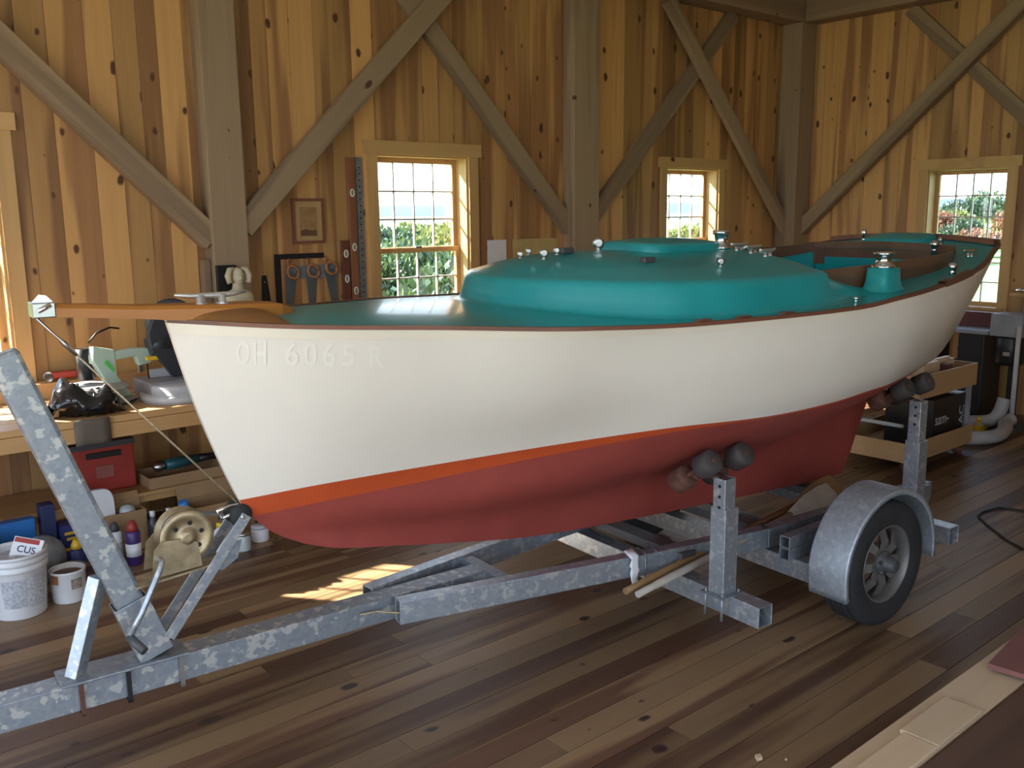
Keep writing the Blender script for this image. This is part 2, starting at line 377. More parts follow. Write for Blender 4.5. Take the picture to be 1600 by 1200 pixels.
# left wall with the wide open barn doorway, and the wall behind the camera
DOOR = (-2.2, 5.3, 0, 3.9); DOOR2 = (-2.9, 2.4, 0, 3.6)
wl = sempty('wall_left', 'board wall with a wide open barn doorway')
board_wall(wl, 1, (YF, YB), 0, ZC, XL, -.024, [DOOR], 1.5)
wall_shell(wl, 1, (YF-.2, YB), 0, ZC, XL-WT, XL-.026, [DOOR])
wf = sempty('wall_front', 'board wall behind the photographer')
board_wall(wf, 0, (XL, XR), 0, ZC, YF, -.024, [DOOR2], 1.5)
wall_shell(wf, 0, (XL-.2, XR+.2), 0, ZC, YF-WT, YF-.026, [DOOR2])
struct(obj('ceiling', MB().box((XL-.2, YF-.2, ZC), (XR+.2, YB+.2, ZC+.15)), M_CEIL), 'plain white ceiling above the timber beams')

# ---- timber frame
def timber(name, label, cat, mb, m=M_TIMBER, **k): return tag(obj(name, mb, m, bevel=.008, **k), label, cat)
PY = 6.44                                              # front face of posts
timber('timber_post', 'grey weathered timber post beside the small framed picture', 'post', MB().box((2.655, PY, 0), (2.925, YB-.005, ZC-.32)))
timber('timber_post', 'grey weathered timber post between the two back windows', 'post', MB().box((6.22, PY, 0), (6.56, YB-.005, ZC-.32)))
timber('timber_post', 'grey weathered timber post in the corner of the room', 'post', MB().box((9.74, 6.33, 0), (10.04, YB-.005, ZC-.32)))
timber('timber_beam', 'horizontal timber beam along the top of the back wall', 'beam', MB().box((XL+.02, 6.33, ZC-.32), (10.04, YB-.005, ZC-.04)), M_TIMBX)
b2 = MB().box((0, 0, 0), (6.33-YF-.02, .27, .28))
o = timber('timber_beam', 'horizontal timber beam along the top of the right end wall', 'beam', b2, M_TIMBX); o.location = (10.04, YF+.01, ZC-.32); o.rotation_euler = (0, 0, math.pi/2)
def brace(label, a, b, wd, y0, y1, plane='y'):
    # built along local Z, then laid on the wall between a and b (wall coordinates, z)
    L = math.hypot(b[0]-a[0], b[1]-a[1]); ang = math.atan2(b[0]-a[0], b[1]-a[1])
    mb = MB().box((-wd/2, y0, 0), (wd/2, y1, L))
    o = tag(obj('diagonal_brace', mb, M_TIMBER, bevel=.006), label, 'brace')
    if plane == 'y': o.location = (a[0], 0, a[1]); o.rotation_euler = (0, ang, 0)
    else: o.matrix_world = Matrix.Translation((0, a[0], a[1])) @ Matrix(((0, -1, 0, 0), (1, 0, 0, 0), (0, 0, 1, 0), (0, 0, 0, 1))) @ Matrix.Rotation(ang, 4, 'Y'); 
    return o
brace('diagonal timber brace running down to the left-hand post from the upper left', (2.68, 1.94), (.46, 4.14), .17, 6.47, 6.59)
brace('diagonal timber brace rising right from the post beside the framed picture', (2.90, 2.02), (5.10, 4.22), .17, 6.46, 6.522)
brace('diagonal timber brace running down right to the middle post above the large window', (4.08, 4.22), (6.26, 1.96), .17, 6.526, 6.59)
brace('diagonal timber brace rising right from the middle post towards the ceiling beam', (6.54, 2.02), (8.75, 4.22), .17, 6.526, 6.59)
brace('diagonal timber brace running down right into the corner post on the back wall', (7.58, 4.22), (9.80, 1.90), .17, 6.46, 6.522)
brace('long diagonal timber brace rising from the corner post across the right wall', (6.40, 1.86), (3.90, 4.20), .16, -10.0, -9.90, 'x')
brace('diagonal timber brace on the right wall crossing behind the long one', (5.20, 4.22), (2.80, 1.9), .15, -10.046, -10.002, 'x')

# ---- windows
def window(name, op, wall='back', label=None):
    a0, a1, z0, z1 = op; root = sempty(name, label)
    def P(lo, hi):                                     # local: a along wall, d depth outward, z
        if wall == 'back': return ((lo[0], YB+lo[1], lo[2]), (hi[0], YB+hi[1], hi[2]))
        return ((XR+lo[1], lo[0], lo[2]), (XR+hi[1], hi[0], hi[2]))
    def part(n, lo, hi, m, par=None):
        o = obj(n, MB().box(*P(lo, hi)), m, par or root); return o
    J = .022; D0, D1 = .004, .205
    part('jamb', (a0, D0, z0), (a0+J, D1, z1), M_TRIM); part('jamb', (a1-J, D0, z0), (a1, D1, z1), M_TRIM)
    part('head_jamb', (a0+J, D0, z1-J), (a1-J, D1, z1), M_TRIMX); part('sill', (a0-.05, -.035, z0-.03), (a1+.05, D1, z0+.004), M_TRIMX)
    cw = .095
    part('casing', (a0-cw, -.022, z0-.03), (a0+.006, D0, z1), M_TRIM); part('casing', (a1-.006, -.022, z0-.03), (a1+cw, D0, z1), M_TRIM)
    part('head_casing', (a0-cw-.03, -.032, z1-.006), (a1+cw+.03, -.002, z1+.10), M_TRIMX)
    part('apron', (a0-cw, -.02, z0-.12), (a1+cw, -.002, z0-.03), M_TRIMX)
    zm = z0+(z1-z0)*.475
    for nm, s0, s1, d in (('upper_sash', zm-.02, z1-J, .155), ('lower_sash', z0+.004, zm+.02, .118)):
        st = .042; x0, x1 = a0+J, a1-J; t = .034
        m = MB()
        for lo, hi in (((x0, d, s0), (x0+st, d+t, s1)), ((x1-st, d, s0), (x1, d+t, s1)), ((x0+st, d, s0), (x1-st, d+t, s0+.045)), ((x0+st, d, s1-.042), (x1-st, d+t, s1))): m.box(*P(lo, hi))
        sash = obj(nm, m, M_TRIM, root)
        gx0, gx1, gz0, gz1 = x0+st, x1-st, s0+.045, s1-.042; nc, nr = 4, 3; mu = .013
        cwid = (gx1-gx0)/nc; rh = (gz1-gz0)/nr
        for c in range(1, nc): part('muntin', (gx0+c*cwid-mu/2, d+.006, gz0), (gx0+c*cwid+mu/2, d+.028, gz1), M_MUNTIN, sash)
        for r in range(1, nr): part('muntin', (gx0, d+.006, gz0+r*rh-mu/2), (gx1, d+.028, gz0+r*rh+mu/2), M_MUNTIN, sash)
        for c in range(nc):
            for r in range(nr): part('pane', (gx0+c*cwid+mu/2-.001, d+.014, gz0+r*rh+mu/2-.001), (gx0+(c+1)*cwid-mu/2+.001, d+.017, gz0+(r+1)*rh-mu/2+.001), M_GLASS, sash)
    if wall == 'back': obj('sash_lock', MB().box(*P(((a0+a1)/2-.03, .105, zm+.018), ((a0+a1)/2+.03, .155, zm+.032))), M_STEEL, root)
    return root
window('window_1', W1, 'back', 'large double-hung pine window above the foredeck')
window('window_2', W2, 'back', 'smaller-looking double-hung window behind the cabin hatch')
window('window_3', W3, 'right', 'double-hung window in the right end wall beyond the stern')
window('window_4', W4, 'back', 'double-hung window at the far left edge')

# ================================================================== outdoors
M_GRASS = mat('lawn_grass', (.13, .26, .06), .9, var=.3, scale=1.5)
o = struct(obj('ground_lawn', MB().box((-300, -300, -.9), (900, 900, -.45)), M_GRASS), 'sunny green lawn outside the windows')
M_BOUNCE_GRAVEL = mat('gravel_bounce_yard', (.22, .20, .17), .95, var=.2, scale=6)
struct(obj('gravel_bounce_yard', MB().box((-30, -30, -.45), (XL-.25, 9, -.03)).box((XL-.25, -30, -.45), (14, YF-.25, -.03)), M_BOUNCE_GRAVEL), 'unseen grey gravel ground added outside the doorway for neutral bounce light')  # out of view; added so the light bouncing indoors is neutral, not lawn green
M_HILL = mat('haze_tinted_hill_forest', (.040, .070, .15), .95, var=.15, scale=.02)  # blue of the aerial haze is mixed into this base colour
M_HILL2 = mat('nearer_hill_forest', (.07, .10, .10), .95, var=.35, scale=.05)
def ridge(name, label, R, h0, amp, seed, m, a0=-12, a1=105):
    rnd = random.Random(seed); ph = [rnd.uniform(0, 6.28) for _ in range(5)]; P = []
    for k in range(90):
        a = math.radians(a0+(a1-a0)*k/89); d = np.array([math.sin(a), math.cos(a), 0])
        h = h0+amp*sum(math.sin(a*f_+p)/f_**.6 for f_, p in zip((5, 11, 23, 41, 67), ph))*.5
        P.append([d*R*.90+[0, 0, -.5], d*R*.96+[0, 0, h*.6], d*R+[0, 0, h], d*R*1.1+[0, 0, h*.7]])
    return struct(obj(name, MB().grid(P), m), label)
ridge('far_hill', 'long wooded ridge on the horizon, tinted blue with distance haze', 700, 9.2, .9, 3, M_HILL)
ridge('near_hill', 'lower wooded hill in front of the haze-tinted ridge', 330, 1.6, .5, 9, M_HILL2)
def leaf_cluster(c, r, n, size, seed, squash=1.):
    rnd = random.Random(seed); mb = MB(); c = Vector(c)
    lobes = [(Vector((rnd.gauss(0, 1), rnd.gauss(0, 1), rnd.gauss(0, 1))).normalized()*r*rnd.uniform(.15, .55), r*rnd.uniform(.38, .45)) for _ in range(14)]
    for i in range(n):
        lc, lr = rnd.choice(lobes); d = Vector((rnd.gauss(0, 1), rnd.gauss(0, 1), rnd.gauss(0, 1))).normalized()
        p = lc+d*lr*(rnd.random()**.35); p.z *= squash; p += c
        ax = Vector((rnd.gauss(0, 1), rnd.gauss(0, 1), rnd.gauss(0, 1)+.4)).normalized(); _, s_, u_ = basis(ax); q = size*rnd.uniform(.6, 1.3)
        mb.add([p-s_*q*.5, p+u_*q*.9, p+s_*q*.5, p-u_*q*.9], [(0, 1, 2, 3)])
    return mb
L_GREEN = leafmat('green_leaves', (.025, .065, .025), (.09, .15, .06)); L_YG = leafmat('yellow_green_leaves', (.09, .12, .03), (.20, .21, .06))
L_RED = leafmat('russet_leaves', (.13, .055, .035), (.20, .10, .055)); L_DK = leafmat('dark_green_leaves', (.02, .045, .025), (.05, .09, .05))
M_BARK = mat('bark', (.10, .07, .05), .9)
def tree(name, label, x, y, h, r, n, size, lm, seed, squash=1., group='trees outside', zb=-.45):
    t = thing(name, label, 'tree' if 'tree' in name else 'shrub', (x, y, zb), 0, group)
    obj('foliage', leaf_cluster((0, 0, h-r*squash), r, n, size, seed, squash), lm, t, fix=False)
    obj('trunk', MB().tube([(0, 0, 0), (.03, 0, h*.4), (0, .02, h*.75)], [.10*h/4, .07*h/4, .03*h/4], 8), M_BARK, t)
    return t
def at(px, D):                                          # ground point at distance D on the heading of a pixel column
    d = ray(px, 335); d = d/np.hypot(d[0], d[1]); return d[0]*D, d[1]*D
for k, (px, D, h, r, lab) in enumerate(((655, 10.2, 2.25, 1.15, 'dense green shrub nearest to the lower panes of the large window'), (585, 13.1, 2.40, 1.15, 'dense green shrub behind the nearest one at the left of the large window'), (650, 16.2, 2.45, 1.1, 'farthest of the dense green shrubs beyond the large window'), (722, 19.6, 2.3, 1.0, 'dense green shrub farther back at the right of the large window'))):
    x, y = at(px, D); tree('leafy_shrub', lab, x, y, h, r, 3600, .075, L_GREEN, 20+k, 1., 'shrubs outside the large window')
for k, (px, D, h, r, lm, lab) in enumerate(((590, 46, 1.9, 2.4, L_DK, 'dark green tree seen through the left upper panes of the large window'), (640, 56, 2.0, 2.4, L_GREEN, 'mid green tree seen through the centre of the large window'), (690, 38, 2.0, 2.4, L_YG, 'yellow-green tree seen through the right upper panes of the large window'), (665, 66, 2.2, 2.8, L_YG, 'yellow-green tree farther off behind the green shrubs'),
        (1046, 46, 1.6, 2.2, L_GREEN, 'green tree seen through the left side of the smaller back window'), (1070, 32, 2.0, 1.6, L_YG, 'bright yellow-green tree in the middle of the smaller back window'), (1100, 39, 2.0, 2.2, L_GREEN, 'pale green tree at the right of the smaller back window'),
        (1462, 70, 2.4, 2.4, L_RED, 'russet autumn tree at the left of the end wall window'), (1492, 80, 2.5, 3.0, L_YG, 'yellowing tree left of centre in the end wall window'), (1518, 92, 3.8, 3.2, L_DK, 'taller dark tree in the centre of the end wall window'), (1556, 104, 4.2, 3.8, L_GREEN, 'tall green tree at the right of the end wall window'), (1540, 56, 1.5, 2.0, L_RED, 'low russet tree in front of the tall green one'), (1576, 73, 2.2, 2.0, L_RED, 'russet tree by the right edge of the end wall window'), (1480, 48, 1.2, 1.8, L_YG, 'low yellow tree at the field edge beyond the end wall window'), (1512, 64, 1.8, 2.0, L_DK, 'low dark tree below the taller dark one'))):
    x, y = at(px, D); tree('distant_tree', lab, x, y, h+.45, r, 2600, .20*r/3, lm, 50+k, .55)

# ================================================================== the sailboat
boat = thing('sailboat', 'cream and turquoise keel sailboat with red bottom on a galvanised trailer', 'sailboat', (OX, OY, 0), TH)
HE = .006                                               # very slight list
C0 = np.array([(-3.214, .014, 1.737), (-2.88, .32, 1.717), (-2.37, .56, 1.694), (-1.94, .78, 1.676), (-1.36, .88, 1.660), (-.87, .93, 1.661), (-.41, .95, 1.667), (-.08, .95, 1.693), (.39, .90, 1.729), (.89, .80, 1.781), (1.52, .58, 1.889)])
C2 = np.array([(-2.993, .014, 1.022), (-2.70, .12, 1.057), (-2.19, .26, 1.092), (-1.68, .47, 1.143), (-1.19, .73, 1.196), (-.84, .80, 1.195), (-.42, .83, 1.208), (.017, .80, 1.226), (.30, .73, 1.226), (.55, .65, 1.224), (1.385, .32, 1.195)])
C3 = np.array([(-2.905, .012, .90), (-2.3, .16, .90), (-1.7, .33, .92), (-1.0, .51, .98), (-.4, .55, .99), (.3, .46, 1.04), (.9, .30, 1.09), (1.34, .14, 1.10)])
C4 = np.array([(-2.83, .012, .84), (-2.3, .08, .79), (-1.6, .15, .75), (-1.0, .20, .79), (-.4, .21, .80), (.3, .16, .87), (.9, .07, .95), (1.29, .03, 1.02)])
C5 = np.array([(-2.74, .010, .788), (-2.609, .03, .745), (-2.371, .04, .703), (-2.047, .05, .649), (-1.575, .055, .58), (-.6, .06, .52), (.5, .05, .47), (.875, .03, .455), (.98, .025, .63), (1.08, .02, .82), (1.16, .02, .95), (1.26, .015, .995)])
def cfun(Cv):
    s = (Cv[:, 0]-Cv[0, 0])/(Cv[-1, 0]-Cv[0, 0]); fv, fz = pchip(s, Cv[:, 1]), pchip(s, Cv[:, 2])
    return lambda q: np.stack([Cv[0, 0]+q*(Cv[-1, 0]-Cv[0, 0]), fv(q), fz(q)], -1)
f0, f2, f3, f4, f5 = map(cfun, (C0, C2, C3, C4, C5))
def f1(q):
    p = (f0(q)+f2(q))/2; p[..., 1] += .035*np.sin(np.pi*np.clip(q, 0, 1)**.8)+.02*q
    stem = np.array([-3.122, .014, 1.38]); return p+(stem-(f0(np.array(0.))+f2(np.array(0.)))/2)*np.exp(-q*10)[..., None]
CURV = [f0, f1, f2, f3, f4, f5]
def hull(q, t):
    """q in 0..1 bow to stern (array), t in 0..5 sheer to keel; near side"""
    q = np.asarray(q, float); i = int(min(max(math.floor(t), 0), 4)); x = t-i
    K = [CURV[k](q) for k in range(6)]
    p1, p2 = K[i], K[i+1]; p0 = K[i-1] if i > 0 else 2*p1-p2; p3 = K[i+2] if i < 4 else 2*p2-p1
    r = .5*((2*p1)+(-p0+p2)*x+(2*p0-5*p1+4*p2-p3)*x*x+(-p0+3*p1-3*p2+p3)*x**3)
    r[..., 1] = np.maximum(r[..., 1], .008); return r
Q = np.concatenate([np.linspace(0, .12, 9), np.linspace(.14, 1, 54)])
def side(P, far):
    P = P.copy(); v = P[..., 1].copy()
    if far: P[..., 2] += 2*HE*v
    else: P[..., 1] = -v
    return P
def hull_part(name, ts, m, push=0.):
    mb = MB()
    for far in (0, 1):
        G = np.stack([np.stack([hull(np.array([q]), t(q) if callable(t) else t)[0] for q in Q], 0) for t in ts], 0); G[..., 1] += push; mb.grid(side(G, far))
    return obj(name, mb, m, boat)
TB = lambda q: 2+max(.05, .46*(1-q/.52))            # the orange band narrows and dies out aft
hull_part('topsides', list(np.linspace(0, 2, 19)), M_WHITE)
hull_part('boot_stripe', [2]+[(lambda q, k=k: 2+(TB(q)-2)*k/4) for k in (1, 2, 3, 4)], M_BOOT)
hull_part('bottom', [(lambda q, k=k: TB(q)+(5-TB(q))*k/29) for k in range(30)], M_RED)
hull_part('sheer_band', [.015, .05, .10, .14], M_CREAM, .004)
tk = np.linspace(0, 5, 41); edge = [hull(np.array([1.]), t)[0] for t in tk]
near = [(p[0], -p[1], p[2]) for p in edge]; far = [(p[0], p[1], p[2]+2*HE*p[1]) for p in edge]
obj('transom', MB().grid([near, [((a[0]+b[0])/2+.02, (a[1]+b[1])/2, (a[2]+b[2])/2+.0) for a, b in zip(near, far)], far]), M_WHITE, boat)
kb = hull(Q, 5); obj('keel_shoe', MB().grid([side(kb, 0), side(kb, 1)]), M_RED, boat)
stem_c = np.array([[hull(np.array([0.]), t)[0]*[1, s_, 1] for s_ in (-1, 1)] for t in np.linspace(0, 5, 40)])
obj('stem', MB().grid(stem_c), M_WHITE, boat)
# deck surface
bU = pchip(C0[:, 0], C0[:, 1]); zU = pchip(C0[:, 0], C0[:, 2])
def deck(u, v):
    b = np.maximum(bU(u), .02); return zU(u)+HE*(v+b)+.032*np.minimum(1, b/.5)*(1-np.clip(v/b, -1, 1)**2)-.002
def DP(u, v, dz=0.): return (float(u), float(v), float(deck(u, v))+dz)
cU = pchip((-.42, -.2, .2, .7, 1.0, 1.18), (.54, .61, .67, .65, .57, .48))      # half width inside the coamings
UC0, UC1 = -.42, 1.18
def strip(us, a, b, n=9):
    return [[DP(u, a(u)+(b(u)-a(u))*k/(n-1)) for k in range(n)] for u in us]
dk = MB(); bb = lambda s_: (lambda u: s_*float(bU(u))*.995)
dk.grid(strip(np.linspace(-3.19, UC0, 44), bb(-1), bb(1), 21))
for s_ in (-1, 1): dk.grid(strip(np.linspace(UC0, UC1, 30), bb(s_), lambda u: s_*float(cU(u)), 8))
dk.grid(strip(np.linspace(UC1, 1.515, 9), bb(-1), bb(1), 21))
obj('deck', dk, M_TURQ, boat)
# toe rail and pads
def rail_mesh(h, wd, inset, q0=0., q1=1.):
    mb = MB(); qs = Q[(Q >= q0) & (Q <= q1)]
    for far in (0, 1):
        p = side(hull(qs, 0.), far); s_ = 1 if far else -1; rows = []
        for dv, dz in ((.010, -.008), (.010, h), (-wd, h), (-wd, -.008)):
            r = p.copy(); r[:, 1] += s_*(dv-inset); r[:, 2] += dz; rows.append(r)
        rows.append(rows[0]); mb.grid(rows, False)
    return mb
obj('toe_rail', rail_mesh(.007, .018, .003), M_RAIL, boat)
for px in (1095, 1150, 1212):
    u = onv(px, 499, -.84)[0]; b = float(bU(u)); P = [DP(u+du, -b+.012, dz) for du, dz in ((-.045, 0), (-.03, .016), (.03, .016), (.045, 0))]
    obj('rail_pad', MB().prism(P, (0, .03, 0)), M_RAIL, boat)
u0 = 1.02
obj('rail_cap', MB().grid([[DP(u, -float(bU(u))+dv, dz) for u in np.linspace(.35, .75, 9)] for dv, dz in ((-.012, -.008), (-.012, .018), (.03, .018), (.03, -.008))], False), M_RAIL, boat)
# transom cap
tcap = []
for v in np.linspace(-.57, .57, 13):
    uu = 1.52+.03*(1-(v/.57)**2); z_ = float(deck(1.515, v)); tcap.append([(uu-.05, v, z_), (uu-.05, v, z_+.03), (uu+.02, v, z_+.03), (uu+.02, v, z_-.03)])
obj('transom_cap', MB().grid(tcap, False), M_RAIL, boat)
# cabin trunk: stacked plan outlines
wbU = pchip((-1.80, -1.79, -1.755, -1.68, -1.54, -1.32, -.95, -.6, -.3, .03), (.0, .12, .28, .43, .61, .745, .82, .82, .78, .71))
us = np.concatenate([np.linspace(-.42, -1.62, 30), -1.80+.18*np.linspace(.98, 0, 18)**1.8])
outl = [(u, -float(wbU(u))) for u in us]+[(u, float(wbU(u))) for u in us[::-1][1:]]
thU = pchip((-1.80, -1.6, -1.3, -.4), (.118, .140, .150, .148))
def trunk_pt(u, v, inset, hf, crown=0.):
    sx = max(u, -1.25); du, dv = u-sx, v; L = math.hypot(du, dv) or 1e-6; k_ = max(0., (L-inset)/L)
    x, y_ = sx+du*k_, dv*k_; return (x, y_, float(deck(x, y_))+float(thU(x))*hf+crown)
rows = []
for inset, hf in ((-.035, 0.0), (-.014, .04), (-.003, .14), (.010, .45), (.022, .78), (.032, .90), (.050, .975), (.075, 1.)): rows.append([trunk_pt(u, v, inset, hf) for u, v in outl])
for k_ in np.linspace(.9, 0, 9):
    r = []
    for u, v in outl:
        bx = trunk_pt(u, v, .075, 1.); sx = max(u, -1.25); x = sx+(bx[0]-sx)*k_; y_ = bx[1]*k_
        r.append((x, y_, float(deck(x, y_))+float(thU(x))+.075*(1-k_*k_)))
    rows.append(r)
obj('cabin_trunk', MB().grid(rows), M_TURQ, boat)
def cabz(u, v): 
    wt = max(float(wbU(u))-.085, .05); return float(deck(u, v))+float(thU(u))+.075*max(0, 1-(v/wt)**2)
# fairing wings that run aft from the trunk into the side decks
for s_ in (-1, 1):
    rows = []
    for u in np.linspace(-.43, .03, 16):
        x = (u+.43)/.46; ff = max(0., 1-x)**1.25*(1-.0*x); wbb = float(wbU(u)); ci = float(cU(max(u, -.42)))+.004; h = .135*ff+.002
        vs_ = [wbb+.05*ff**.3, wbb+.02, wbb+.004, wbb-.012, wbb-.028, wbb-.040, wbb-.06, wbb-.085, ci, ci]; hs = [0, .04, .14, .45, .78, .90, .975, 1, 1, -.3]
        rows.append([(u, s_*v, float(deck(u, s_*v))+h*q_) for v, q_ in zip(vs_, hs)])
    obj('trunk_fairing', MB().grid(rows), M_TURQ, boat)
# coamings
ctop = pchip((-.40, 0., .4, .8, 1.05, 1.18), (.115, .11, .10, .075, .05, .045))
for s_ in (-1, 1):
    rows = []
    for u in np.linspace(-.40, 1.18, 30):
        c = float(cU(u)); d0 = float(deck(u, s_*c)); t_ = float(ctop(u))
        rows.append([(u, s_*(c+.012), d0-.03), (u, s_*(c+.014), d0+t_), (u, s_*(c-.008), d0+t_), (u, s_*(c-.010), d0-.015)])
    obj('coaming', MB().grid(rows, False), M_COAM, boat)
cm = []
for v in np.linspace(-.49, .49, 13):
    d0 = float(deck(1.18, v)); uu = 1.18+.03*(1-(v/.49)**2); cm.append([(uu+.012, v, d0-.03), (uu+.012, v, d0+.045), (uu-.010, v, d0+.045), (uu-.010, v, d0-.10)])
obj('aft_coaming', MB().grid(cm, False), M_COAM, boat)
# cockpit tub: sides, seats, sole, bulkheads
tub = MB()
for s_ in (-1, 1):
    tub.grid([[(u, s_*float(cU(u)), float(deck(u, s_*float(cU(u)))) - .012), (u, s_*(float(cU(u))-.01), 1.50), (u, s_*.22, 1.49), (u, s_*.21, 1.26)] for u in np.linspace(UC0, UC1, 20)], False)
tub.grid([[(UC0, -.21, 1.26), (UC0, .21, 1.26)], [(UC1, -.21, 1.26), (UC1, .21, 1.26)]], False)
c1 = float(cU(UC1)); obj('cockpit_aft_panel', MB().grid([[(UC1, -.21, 1.27), (UC1, .21, 1.27)], [(UC1, -.36, 1.49), (UC1, .36, 1.49)], [(UC1, -c1+.03, 1.60), (UC1, c1-.03, 1.60)], [(UC1, -c1, 1.80), (UC1, c1, 1.80)]], False), M_TURQ, boat)
obj('cockpit_well', tub, M_TURQ, boat)
obj('cabin_bulkhead', MB().box((-.44, -.46, 1.27), (-.42, .46, 1.83)), M_COAM, boat)
# main hatch: domed lid on the cabin top
def hatch(name, u0, u1, hw, zf, thick, dome, m, n=10):
    rows = []; 
    def ring(ins, dz, k_=1.):
        pts = []; um = (u0+u1)/2; a, b = (u1-u0)/2-ins, hw-ins
        for j in range(40):
            t_ = 2*math.pi*j/40; c_, s__ = math.cos(t_), math.sin(t_); p_ = .38
            x = um+k_*a*np.sign(c_)*abs(c_)**p_; y_ = k_*b*np.sign(s__)*abs(s__)**p_; pts.append((x, y_, zf(x, y_)+dz))
        return pts
    rows = [ring(0, -.015), ring(0, thick*.75), ring(.008, thick)]+[ring(.008, thick+dome*(1-k_*k_), k_) for k_ in (.85, .6, .3, .02)]
    return obj(name, MB().grid(rows, True, True), m, boat)
hatch('cabin_hatch', -1.02, -.50, .235, cabz, .036, .018, M_TURQ)
hatch('aft_hatch', 1.26, 1.49, .22, lambda u, v: float(deck(u, v)), .04, .012, M_TURQ)
# winches, cleats and deck fittings
def winch(p, r=.042, h=.085):
    o = obj('winch', MB().lathe([(r*1.25, 0), (r*1.25, .012), (r*.95, .018), (r*.78, h*.45), (r*.85, h*.75), (r*1.1, h*.8), (r*1.12, h*.97), (r*.6, h), (0, h)], p, n=22), M_CHROME, boat); return o
def cleat(p, L=.15, ang=0., m=M_ALU, h=.04, th=1.):
    c, s_ = math.cos(ang), math.sin(ang)
    T = lambda x, y_, z_: (p[0]+x*c-y_*s_, p[1]+x*s_+y_*c, p[2]+z_)
    mb = MB().tube([T(-L/2, 0, h+.004), (T(-L*.3, 0, h-.002)), T(0, 0, h-.004), T(L*.3, 0, h-.002), T(L/2, 0, h+.004)], [L*.03*th, L*.06*th, L*.07*th, L*.06*th, L*.03*th], 10)
    for x in (-L*.15, L*.15): mb.tube([T(x, 0, 0), T(x, 0, h*.2), T(x, 0, h)], [L*.10, L*.05, L*.06], 10)
    return obj('cleat', mb, m, boat)
def block(p, r=.02, ang=0.):
    mb = MB().lathe([(r*.5, -.012), (r, -.012), (r, .012), (r*.5, .012)], (p[0], p[1], p[2]+r*1.6), (math.sin(ang), math.cos(ang), .1), 14); mb.tube([(p[0], p[1], p[2]), (p[0], p[1], p[2]+r)], r*.4, 8)
    mb.lathe([(r*.9, 0), (r*.9, .005), (0, .005)], p, n=12)
    return obj('block', mb, M_STEEL, boat)
def cab_at(px, py):                                     # a pixel to a point on the cabin top
    u, v = -.9, 0.
    for _ in range(30):
        P = onl(px, py, cabz(min(max(u, -1.72), -.42), max(-.6, min(.6, v)))); u, v = .6*u+.4*P[0], .6*v+.4*P[1]
    return (min(max(u, -1.7), -.44), max(-.58, min(.58, v)))
CW = (-.50, -.19)
winch((CW[0], CW[1], cabz(*CW)-.003), .040, .095)
for v in (-.27, -.36, -.45): cleat((-.455, v, cabz(-.455, v)-.002), .17, .25, M_ALU, .03)
for px, py, r in ((850, 405, .018), (935, 393, .026), (905, 380, .026), (1130, 418, .016), (870, 398, .014), (826, 398, .012), (840, 394, .012), (813, 403, .012)):
    u, v = cab_at(px, py); block((u, v, cabz(u, v)-.002), r, .5)
for px, py in ((885, 395), (1012, 410)):
    u, v = cab_at(px, py); z_ = cabz(u, v); obj('cam_cleat', MB().box((u-.035, v-.018, z_-.003), (u+.035, v+.018, z_+.024)), M_DGREY, boat, bevel=.006)
u, v = cab_at(915, 388); obj('mast_step', MB().box((u-.04, v-.05, cabz(u, v)-.004), (u+.05, v+.05, cabz(u, v)+.022)), M_GALVD, boat, bevel=.004)
# winch pedestal on the side deck
pu0, pu1, pv0, pv1 = .00, .17, -.74, -.60
zp = float(deck(.06, -.76)); ped = []
for k_, dz in ((1.35, -.01), (1.1, .012), (1.0, .04), (.93, .105)):
    um, vm = .055, -.755; a, b = .075*k_, .065*k_; ped.append([(um+a*np.sign(math.cos(t_))*abs(math.cos(t_))**.45, vm+b*np.sign(math.sin(t_))*abs(math.sin(t_))**.45, zp+dz) for t_ in np.linspace(0, 2*math.pi, 28, endpoint=False)])
ped.append([(.055, -.755, zp+.105)]*28)
obj('winch_pedestal', MB().grid(ped, True, True), M_TURQ, boat)
winch((.055, -.755, zp+.104), .046, .080)
ped2 = [[(p[0], -p[1], p[2]+2*HE*.755) for p in r] for r in ped]
obj('winch_pedestal', MB().grid(ped2, True, True), M_TURQ, boat); winch((.055, .755, zp+.104+2*HE*.755), .046, .080)
winch((.60, .60, float(deck(.60, .60))), .034, .11)
def fitting_light(u, v, h=.07, r=.022):
    z_ = float(deck(u, v)); obj('deck_light', MB().lathe([(r, 0), (r*.8, h*.35), (r*.8, h*.5), (r*1.15, h*.55), (r*1.2, h*.8), (r*.7, h), (0, h)], (u, v, z_-.002), n=16), M_CHROME, boat)
fitting_light(.63, -.79); fitting_light(1.12, -.40, .085, .020); fitting_light(1.28, .18, .11, .012)
fitting_light(-.31, -.855, .03, .012)
cleat(DP(1.15, -.60), .17, .15, M_CHROME, .035); cleat(DP(.95, .68), .16, -.1, M_CHROME, .045)
for u, v in ((1.0, -.30), (.85, .45)): 
    pass
block(DP(1.36, -.30), .02); block(DP(.8, .62), .022, .8)
obj('tiller_stop', MB().beam((.36, .12, 1.62), (.36, .12, 1.80), .02, .03), mat('pale_batten', (.48, .40, .14), .5), boat)
